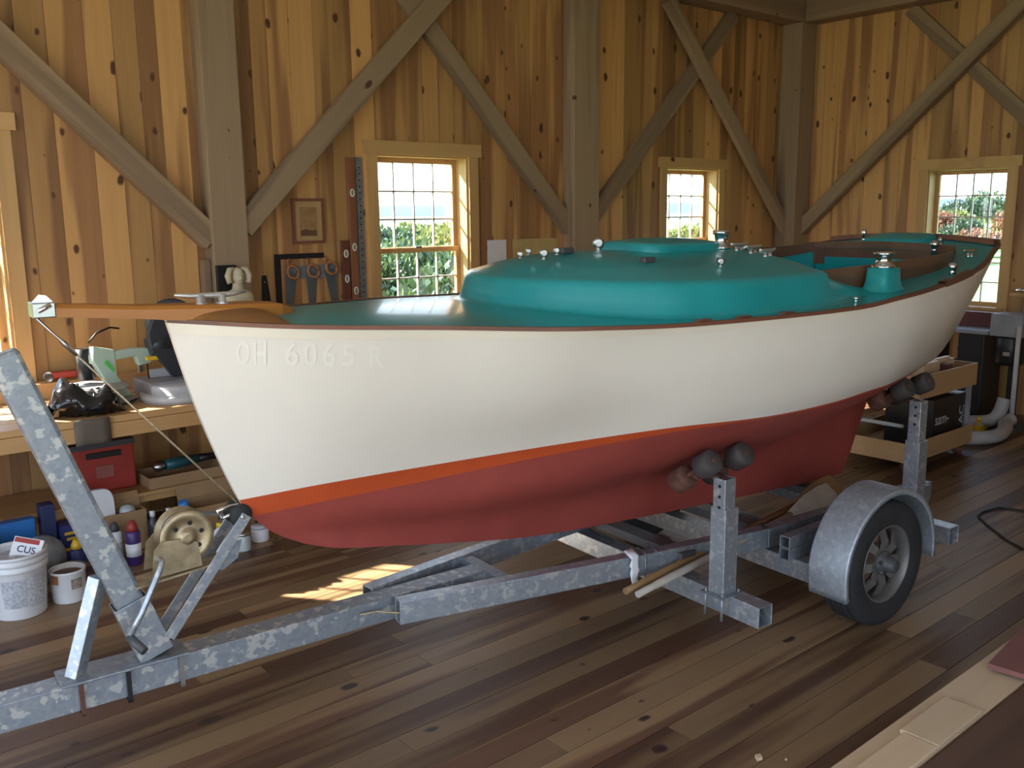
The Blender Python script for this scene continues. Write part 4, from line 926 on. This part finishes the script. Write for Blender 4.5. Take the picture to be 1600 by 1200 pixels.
t = thing('handsaw', 'small black tapered saw hanging left of the black square', 'saw', (3.10, WY, 1.66)); obj('blade', MB().prism([(-.02, -.005, 0), (.018, -.005, 0), (.06, -.005, -.32), (-.035, -.005, -.32)], (0, .004, 0)), M_BLACK, t); obj('hang_hole', MB().lathe([(.006, 0), (.006, .001), (0, .001)], (0, -.005, -.05), (0, -1, 0), 10, False), M_STEEL, t)
def level(name, label, x0, x1, z0, z1, m, vials):
    t = thing(name, label, 'spirit level', ((x0+x1)/2, WY, z0)); w2 = (x1-x0)/2
    obj('body', MB().box((-w2, -.03, 0), (w2, 0, z1-z0)), m, t, bevel=.003)
    for zz in vials:
        mb = MB(); n_ = 20; ring = [((.016)*math.cos(2*math.pi*k/n_), -.032, zz-z0+.028*math.sin(2*math.pi*k/n_)) for k in range(n_)]
        mb.tube(ring+[ring[0]], .005, 6); obj('vial_ring', mb, M_PAPER, t); obj('vial', MB().ball((0, -.03, zz-z0), (.009, .003, .02), 10, 6), mat('vial_green', (.25, .30, .10), .2), t)
    return t
WLV = wood('level_mahogany', (.26, .10, .045), (.15, .055, .03), 2, .4, heart=.5, rnd=.05)
level('spirit_level', 'long wooden spirit level hanging left of the large window', 3.845, 3.915, 1.30, 2.555, WLV, (2.28, 1.85, 1.50)); level('spirit_level', 'short dark wooden spirit level below and left of the long one', 3.765, 3.835, 1.25, 1.905, wood('level_dark', (.15, .05, .028), (.09, .03, .02), 2, .4, heart=.5, rnd=.05), (1.80, 1.60))
t = thing('metal_straightedge', 'tall perforated grey metal straightedge beside the window casing', 'straightedge', (3.965, WY, 1.28)); obj('blade', MB().box((-.032, -.007, 0), (.030, -.001, 1.28)), M_GALVD, t)
for k in range(24): obj('hole', MB().lathe([(.007, 0), (.007, .001), (0, .001)], (-.001, -.0071, .05+k*.05), (0, -1, 0), 8, False), M_BLACK, t)
o = obj('paper_sheet', MB().box((5.275, WY-.003, 1.60), (5.50, WY, 1.868)), M_PAPER); tag(o, 'white paper sheet pinned to the wall right of the large window', 'paper')
o = obj('wall_panel', MB().box((5.58, WY-.012, 1.58), (6.13, WY, 1.870)), mat('tan_panel', (.50, .36, .14), .6)); tag(o, 'tan rectangular panel on the wall between paper and middle post', 'panel')

# ================================================================== under the bench
bk = lathe_thing('plastic_bucket', 'large white plastic bucket full of rubbish at the left', 'bucket', .985, 5.335, 0, [(.125, 0), (.128, .004), (.146, .26), (.148, .262), (.155, .262), (.155, .285), (.149, .286), (.149, .30), (.157, .301), (.157, .32), (.151, .321), (.151, .335), (.158, .336), (.158, .352), (.148, .352), (.146, .335), (.120, .02), (0, .015)], M_WPL, n=40)
def wrap_label(par, r0, r1, z0, z1, a0, a1, m, n=12):
    rows = [[((r0+(r1-r0)*k)*math.cos(a), (r0+(r1-r0)*k)*math.sin(a), z0+(z1-z0)*k) for k in (0, 1)] for a in np.linspace(a0, a1, n)]
    return obj('printed_label', MB().grid(rows), m, par)
wrap_label(bk, .1345, .146, .07, .225, math.radians(225), math.radians(272), mat('grey_print', (.42, .43, .47), .6, var=.3, scale=60)); wrap_label(bk, .1345, .146, .06, .23, math.radians(276), math.radians(318), mat('grey_print_fine', (.50, .52, .56), .6, var=.35, scale=90))
obj('bucket_filling', MB().ball((0, 0, .29), (.135, .135, .05), 20, 8), mat('waste_liner', (.40, .40, .42), .7, var=.3, scale=20), bk)
pk = thing('packet', 'white packet with dark and red print sticking out of the bucket', 'packet', (1.02, 5.28, .325), -.5); pk.rotation_euler = (-.5, .25, -.55)
obj('carton', MB().box((-.075, -.012, -.02), (.075, .012, .095)), M_WPL, pk, bevel=.003)
tm = text_mesh('CUS', .05, lambda x, y_: (x-.0, -.0132, y_+.03)); obj('print', tm, M_NAVY, pk, fix=False); obj('red_band', MB().box((-.07, -.0135, .065), (.055, -.0121, .09)), M_REDPL, pk)
pc = lathe_thing('paint_can', 'small white plastic paint can with wire handle beside the bucket', 'paint can', 1.235, 5.345, 0, [(.085, 0), (.088, .005), (.092, .165), (.095, .168), (.095, .18), (.088, .18), (.086, .15), (0, .14)], M_WPL, n=32)
obj('rust_patch', MB().grid([[(.0935*math.cos(a), .0935*math.sin(a), z) for z in (.115, .172)] for a in np.linspace(math.radians(195), math.radians(225), 6)]), mat('rust_brown', (.30, .13, .04), .8, var=.3, scale=30), pc); wrap_label(pc, .0905, .0925, .08, .14, math.radians(265), math.radians(305), mat('smudged_print', (.30, .25, .20), .7, var=.4, scale=50))
obj('wire_handle', MB().tube([(-.097, 0, .15), (-.09, -.03, .20), (-.05, -.05, .225), (.0, -.06, .235), (.05, -.05, .225), (.09, -.03, .20), (.097, 0, .15)], .003, 6), M_STEEL, pc)
obj('dark_contents', MB().lathe([(0, .145), (.087, .145), (.087, .15), (0, .15)]), M_DARKB, pc)
def spray(label, x, y_, z_, body, cap, band=None, r=.033, h=.19):
    t = lathe_thing('spray_can', label, 'spray can', x, y_, z_, [(r, 0), (r, h*.86), (r*.85, h*.92), (r*.5, h*.95), (0, h*.95)], body, [('cap', [(r*.6, h*.93), (r*.75, h*.94), (r*.70, h*1.06), (r*.35, h*1.2), (0, h*1.21)], cap)], 'cans under the bench', 20)
    if band: obj('printed_band', MB().lathe([(r*1.012, h*.25), (r*1.012, h*.6)], n=20), band, t)
    return t
spray('dark purple and white spray can with a red cap', 1.69, 5.64, 0, mat('purple_print', (.07, .03, .16), .35), M_REDPL, M_WPL, .045, .23)
spray('white can with dark cap beside the red-capped spray can', 1.62, 5.76, 0, M_WPL, M_DGREY, mat('grey_print', (.42, .43, .47), .6), .042, .21)
spray('yellow-topped dark bottle behind the small paint can', 1.36, 5.62, 0, M_NAVY, M_YELLOW, None, .04, .20)
def bottle(label, x, y_, z_, m, capm, r=.035, h=.20, group='bottles under the bench'):
    return lathe_thing('bottle', label, 'bottle', x, y_, z_, [(r*.95, 0), (r, .006), (r, h*.62), (r*.8, h*.74), (r*.4, h*.82), (r*.38, h*.88), (0, h*.88)], m, [('cap', [(r*.46, h*.86), (r*.46, h*1.0), (0, h*1.0)], capm)], group, 20)
bottle('dark bottle with a white cap left of the winch drum', 1.87, 5.80, 0, mat('dark_bottle', (.06, .05, .07), .3), M_WPL, .035, .26); bottle('second white-capped dark bottle right beside the first', 1.98, 5.82, 0, mat('dark_bottle', (.06, .05, .07), .3), M_WPL, .035, .25)
bottle('white squeeze bottle standing behind the winch strut', 2.17, 5.46, 0, M_WPL, M_YELLOW, .05, .20); bottle('purple-white bottle lying close to the bow roller shadow', 2.30, 5.62, 0, mat('lilac_plastic', (.42, .40, .52), .4), M_WPL, .05, .22)
lathe_thing('glass_jar', 'small clear grey jar standing near the bow', 'jar', 2.30, 5.42, 0, [(.045, 0), (.048, .006), (.048, .08), (.042, .095), (.042, .10), (0, .10)], mat('dusty_glass', (.45, .47, .47), .2), [('lid', [(.045, .10), (.045, .115), (0, .115)], M_STEEL)], 'jars under the bench'); lathe_thing('glass_jar', 'squat white jar behind the clear jar near the bow', 'jar', 2.46, 5.52, 0, [(.055, 0), (.058, .006), (.058, .07), (.05, .085), (0, .085)], M_WPL, [('lid', [(.056, .085), (.056, .10), (0, .10)], M_LGREY)], 'jars under the bench')
def carton(label, x0, x1, y0, y1, z0, z1, m=M_CARD, flaps=True, name='cardboard_box'):
    t = thing(name, label, 'box', ((x0+x1)/2, (y0+y1)/2, z0)); a, b, h = (x1-x0)/2, (y1-y0)/2, z1-z0; w3 = .006
    mb = MB().box((-a, -b, 0), (a, b, w3)); mb.box((-a, -b, w3), (a, -b+w3, h)).box((-a, b-w3, w3), (a, b, h)).box((-a, -b+w3, w3), (-a+w3, b-w3, h)).box((a-w3, -b+w3, w3), (a, b-w3, h))
    obj('carcass', mb, m, t)
    if flaps: obj('flap', MB().prism([(-a, b, h), (a, b, h), (a, b+.03, h+.09), (-a, b+.03, h+.09)], (0, .004, 0)), m, t)
    return t
carton('open cardboard box holding white tubs under the bench', 1.56, 1.86, 5.88, 6.00, 0, .26)
t = thing('plastic_tub', 'white plastic tub lid standing upright in the open cardboard box', 'tub', (1.60, 5.935, .012)); obj('lid', MB().prism([(-.02+.10*math.cos(a)*abs(math.cos(a))**-.45 if abs(math.cos(a)) > 1e-3 else -.02, -.02, .22+.20*math.sin(a)*abs(math.sin(a))**-.55 if abs(math.sin(a)) > 1e-3 else .22) for a in np.linspace(0, 2*math.pi, 32, endpoint=False)], (0, .03, 0)), M_WPL, t)
lathe_thing('plastic_bowl', 'upturned clear plastic bowl beside the white tub lid', 'bowl', 1.76, 5.94, .008, [(.05, 0), (.05, .24), (.048, .26), (.03, .28), (0, .285)], mat('milky_plastic', (.45, .48, .50), .3))
carton('long low cardboard box lying under the bench towards the bow', 1.95, 2.49, 6.05, 6.35, .326, .40, flaps=False)
carton('brown cardboard box standing on the floor near the bow', 2.10, 2.52, 5.72, 5.98, 0, .24)
rc = thing('tool_crate', 'red plastic tool case standing on the lower shelf', 'tool case', (1.72, 6.28, .326)); obj('case', MB().box((-.20, -.08, 0), (.20, .08, .33)), M_REDPL, rc, bevel=.015); obj('carry_handle', MB().box((-.11, -.09, .235), (.11, -.079, .275)), M_BLACK, rc, bevel=.004); obj('emblem', MB().box((-.055, -.084, .10), (.055, -.0805, .18)), mat('faded_red', (.30, .10, .08), .5), rc)
obj('lid_edge', MB().box((-.205, -.085, .30), (.205, .085, .335)), M_DGREY, rc)
gr = thing('angle_grinder', 'teal and black angle grinder lying on the long cardboard box', 'power tool', (2.20, 6.18, .40), .1)
obj('grinder_body', MB().tube([(-.10, 0, .045), (-.02, 0, .045), (.14, 0, .045)], [.035, .038, .030], 16), M_TEALPL, gr); obj('gear_head', MB().ball((-.14, 0, .042), (.045, .035, .036), 14, 8), M_STEEL, gr); obj('rear_grip', MB().tube([(.14, 0, .045), (.28, 0, .042)], [.028, .022], 14), M_BLACK, gr)
cg = thing('caulk_tube', 'blue and red caulk tube leaning on the cardboard box', 'tube', (2.10, 5.62, .0)); cg.rotation_euler = (.0, -.30, .2)
obj('barrel', MB().tube([(0, 0, 0), (0, 0, .27)], .028, 18), M_REDPL, cg); obj('blue_band', MB().tube([(0, 0, .20), (0, 0, .36)], .0288, 18), M_BLUEPL, cg)
o = obj('parts_tray', MB().box((1.93, 5.60, .0), (2.06, 5.74, .22)), mat('lilac_plastic', (.42, .40, .52), .4), bevel=.006); tag(o, 'pale lilac carton below the blue and red caulk tube', 'carton')
for lab, x0, x1, y0, y1, z1, m_ in (('blue box with yellow lettering behind the white bucket', 1.34, 1.50, 5.86, 6.0, .26, M_NAVY), ('bright blue plastic box at the far left under the bench', 1.00, 1.22, 5.92, 6.0, .33, M_BLUEPL), ('navy carton behind the blue box under the bench', 1.25, 1.33, 5.9, 6.0, .40, mat('navy_card', (.02, .03, .10), .5)), ('dull grey tin leaning behind the large bucket', .86, .98, 5.70, 5.85, .30, M_GREY)):
    o = obj('storage_box', MB().box((x0, y0, 0), (x1, y1, z1)), m_, bevel=.005); tag(o, lab, 'box')
    if 'yellow' in lab:
        for z_, x_, wd in ((.20, 1.36, .10), (.165, 1.37, .07), (.10, 1.355, .05)): obj('yellow_mark', MB().box((x_, 5.8585, z_), (x_+wd, 5.8598, z_+.018)), M_YELLOW, o)
o = obj('plastic_sack', MB().ball((1.19, 5.68, .145), (.13, .11, .145), 16, 10), mat('grey_sack', (.20, .21, .23), .4, var=.3, scale=14, bump=.6)); tag(o, 'grey plastic sack bulging behind the paint can', 'sack')

# ================================================================== right side of the room
ct = thing('shop_cart', 'wooden two-tier shop cart on casters beyond the stern', 'cart', (7.6, 3.78, 0))
def cp(n_, lo, hi, m=M_CART): return obj(n_, MB().box((lo[0]-7.6, lo[1]-3.78, lo[2]), (hi[0]-7.6, hi[1]-3.78, hi[2])), m, ct, bevel=.003)
X0, X1, Y0, Y1 = 7.02, 8.10, 3.42, 4.10
cp('lower_tray', (X0, Y0, .11), (X1, Y1, .125)); cp('upper_tray', (X0+.1, Y0, .62), (X1, Y1, .635))
for z0, z1, xa in ((.10, .26, X0), (.61, .80, X0+.1)):
    cp('tray_side', (xa, Y0-.018, z0), (X1, Y0, z1)); cp('tray_side', (xa, Y1, z0), (X1, Y1+.018, z1)); cp('tray_end', (xa-.018, Y0-.018, z0), (xa, Y1+.018, z1)); cp('tray_end', (X1, Y0-.018, z0), (X1+.018, Y1+.018, z1))
for x in (X0+.14, X1-.02):
    for y_ in (Y0+.03, Y1-.03): cp('upright', (x-.02, y_-.02, .126), (x+.02, y_+.02, .609), M_GREY)
for x in (X0+.1, X1-.08):
    for y_ in (Y0+.06, Y1-.06): obj('caster', MB().lathe([(.0, -.02), (.05, -.02), (.05, .02), (0, .02)], (x-7.6, y_-3.78, .05), (1, .3, 0), 18), M_RUST, ct)
obj('push_handle', MB().tube([(X0-7.6-.02, -.30, .40), (X0-7.6-.10, -.28, .42), (X0-7.6-.10, .28, .42), (X0-7.6-.02, .30, .40)], .016, 10), M_LGREY, ct)
bxx = thing('black_box', 'black box with white lettering on the lower tray of the cart', 'box', (7.72, 3.66, .126)); obj('carton', MB().box((-.24, -.20, 0), (.34, .22, .42)), M_BLACK, bxx, bevel=.004)
for body, mp2, sz2 in (('sam-', lambda x, y_: (-.08+x, -.2012, .24+y_), .13), ('LAC', lambda x, y_: (.28-y_, -.2012, .20+x), .12)): obj('lettering', text_mesh(body, sz2, mp2), mat('dim_white_print', (.42, .42, .44), .5), bxx, fix=False)
for lab, lo, hi, m_ in (('pale offcut block on the upper tray of the cart', (7.34, 3.50, .636), (7.62, 3.62, .86), M_MAPLE), ('cardboard carton on the upper tray of the cart', (7.40, 3.66, .636), (7.72, 3.95, .84), M_CARD), ('small red-brown tin beside the pale block on the cart', (7.70, 3.47, .636), (7.80, 3.56, .82), M_RUST)):
    tag(obj('cart_block', MB().box(lo, hi), m_, bevel=.004), lab, 'box')
tag(obj('loose_slat', MB().box((7.66, 3.58, .636), (8.05, 3.64, .83)).box((7.70, 3.59, .83), (8.0, 3.63, .85)), M_MAPLE), 'light wooden slat lying in the upper cart tray', 'slat')
# machine stand with grey top under the end window
mc = thing('machine_stand', 'black steel machine stand with a grey top beneath the end window', 'machine', (9.72, 4.22, 0))
obj('cabinet', MB().box((-.22, -.28, .0), (.22, -.02, .87)), M_BLACK, mc, bevel=.01); obj('back_leg', MB().box((-.2, .25, 0), (.2, .33, .87)), M_BLACK, mc); obj('top', MB().box((-.28, -.34, .871), (.26, .42, .91)), M_GREY, mc, bevel=.006); obj('maroon_guard', MB().box((.05, -.33, .911), (.10, .36, 1.06)), mat('maroon_paint', (.12, .03, .03), .5), mc); obj('lower_shelf', MB().box((-.2, -.02, .50), (.2, .249, .53)), mat('violet_grey', (.10, .09, .16), .5), mc)
# dust collector
dcx = thing('dust_collector', 'grey and black dust collector motor with pipe and hose by the end wall', 'machine', (9.45, 3.66, 0))
obj('stand_plate', MB().box((-.24, -.22, .0), (.24, .18, .03)), M_DGREY, dcx); obj('mast', MB().box((.06, -.04, .03), (.14, .04, .62)), M_BLACK, dcx)
obj('motor_drum', MB().lathe([(.0, .60), (.12, .60), (.14, .63), (.14, .86), (.13, .88), (0, .88)], (.03, .02, 0), n=28), M_BLACK, dcx); obj('blower_box', MB().box((-.12, -.13, .881), (.16, .17, 1.10)), M_GREY, dcx, bevel=.01); obj('maker_plate', MB().box((-.118, -.03, .70), (-.108, .03, .735)), M_STEEL, dcx)
obj('pipe', MB().tube([(-.14, -.11, .03), (-.14, -.11, 1.0)], .022, 12), M_LGREY, dcx)
hp = [(-.14, -.11, .10), (-.25, -.10, .07), (-.50, -.20, .07), (-.85, -.26, .07), (-1.10, -.12, .07), (-1.10, .10, .07), (-.80, .24, .07), (-.45, .16, .07), (-.28, .03, .08), (-.20, -.02, .16), (-.16, -.04, .30)]
pts = []
for k in range(len(hp)-1):
    p0, p1, p2, p3 = [Vector(hp[min(max(k+i, 0), len(hp)-1)]) for i in (-1, 0, 1, 2)]
    for t_ in np.linspace(0, 1, 12, endpoint=False): pts.append(.5*((2*p1)+(-p0+p2)*t_+(2*p0-5*p1+4*p2-p3)*t_*t_+(-p0+3*p1-3*p2+p3)*t_**3))
pts = [Vector((p.x, p.y, max(p.z, .066))) for p in pts]
obj('hose', MB().tube(pts, [.058+.005*(k % 2) for k in range(len(pts))], 14), M_HOSE, dcx)
tag(obj('yellow_brush', MB().box((8.98, 3.70, .0), (9.16, 3.82, .05)).beam((9.05, 3.76, .05), (9.0, 3.72, .12), .03, .03), M_YELLOW), 'small yellow tool lying on the floor inside the hose loop', 'tool')
sh = thing('wall_shelf', 'small wall shelf with tools at the right edge', 'shelf', (9.88, 3.68, 1.245)); obj('shelf_board', MB().box((-.14, -.30, 0), (.155, .16, .03)), M_TRIMX, sh); obj('bracket', MB().box((.05, -.1, -.18), (.155, -.07, 0)), M_GREY, sh); obj('bracket', MB().box((.05, .06, -.18), (.155, .09, 0)), M_GREY, sh)
for lab, y_, m_ in (('black tool lying on the small wall shelf', 3.62, M_BLACK), ('chrome socket lying on the small wall shelf', 3.76, M_CHROME)): tag(obj('shelf_tool', MB().tube([(9.82, y_-.05, 1.299), (9.82, y_, 1.299), (9.84, y_+.05, 1.299)], [.014, .022, .012], 12), m_), lab, 'tool')
# cable on the floor
cab = [onz(*p, .008) for p in ((1535, 800), (1560, 793), (1600, 798), (1680, 815))]; cab2 = [onz(*p, .008) for p in ((1535, 800), (1528, 806), (1545, 822), (1575, 845), (1640, 880))]
cpts = [Vector(p) for p in cab[::-1]]+[Vector(p) for p in cab2[1:]]
tag(obj('extension_cord', MB().tube(cpts, .007, 8), M_WIRE), 'black cable lying looped on the floor at the right', 'cable')
# lumber in the lower right corner
def lumber(name, label, lo, hi, m, rz=0.):
    c = [(lo[i]+hi[i])/2 for i in range(3)]; o = obj(name, MB().box([lo[i]-c[i] for i in range(3)], [hi[i]-c[i] for i in range(3)]), m, bevel=.002); o.location = c; o.rotation_euler = (0, 0, rz); return tag(o, label, 'board')
lumber('maple_board', 'long pale maple board lying on the floor at lower right', (2.40, 1.44, .001), (4.86, 1.655, .026), M_MAPLE)
lumber('maple_board', 'pale maple board end lying on top at the bottom edge', (2.3, 1.445, .0265), (3.36, 1.58, .045), M_MAPLE); lumber('maple_board', 'short pale maple piece stacked midway on the long board', (3.37, 1.445, .0265), (3.76, 1.60, .045), M_MAPLE)
lumber('dark_board', 'dark brown board lying beside the pale maple boards', (2.3, 1.16, .001), (5.0, 1.425, .03), M_DARKB); lumber('dark_board', 'darkest board at the bottom right corner', (2.3, .86, .001), (5.0, 1.15, .028), mat('almost_black_wood', (.035, .025, .02), .6))
lumber('purple_board', 'purplish red board laid across the pale maple board', (4.16, 1.30, .046), (4.80, 1.62, .070), M_PURPLE, .10); lumber('wood_spacer', 'thin wooden spacer under the purplish board', (4.45, 1.46, .0265), (4.49, 1.56, .0455), M_MAPLE)
for lab, px, py, s_ in (('small pale wood chip on the floor at the bottom edge', 1185, 1186, .018), ('tiny wood crumb beside the larger chip', 1228, 1188, .006)):
    p = onz(px, py, 0.); tag(obj('wood_chip', MB().prism([(p[0]-s_, p[1]-s_*.4, .001), (p[0]+s_*.3, p[1]-s_*.8, .001), (p[0]+s_, p[1]+s_*.3, .001), (p[0]-s_*.2, p[1]+s_*.8, .001)], (.003, .002, s_*.6)), M_MAPLE), lab, 'wood chip')
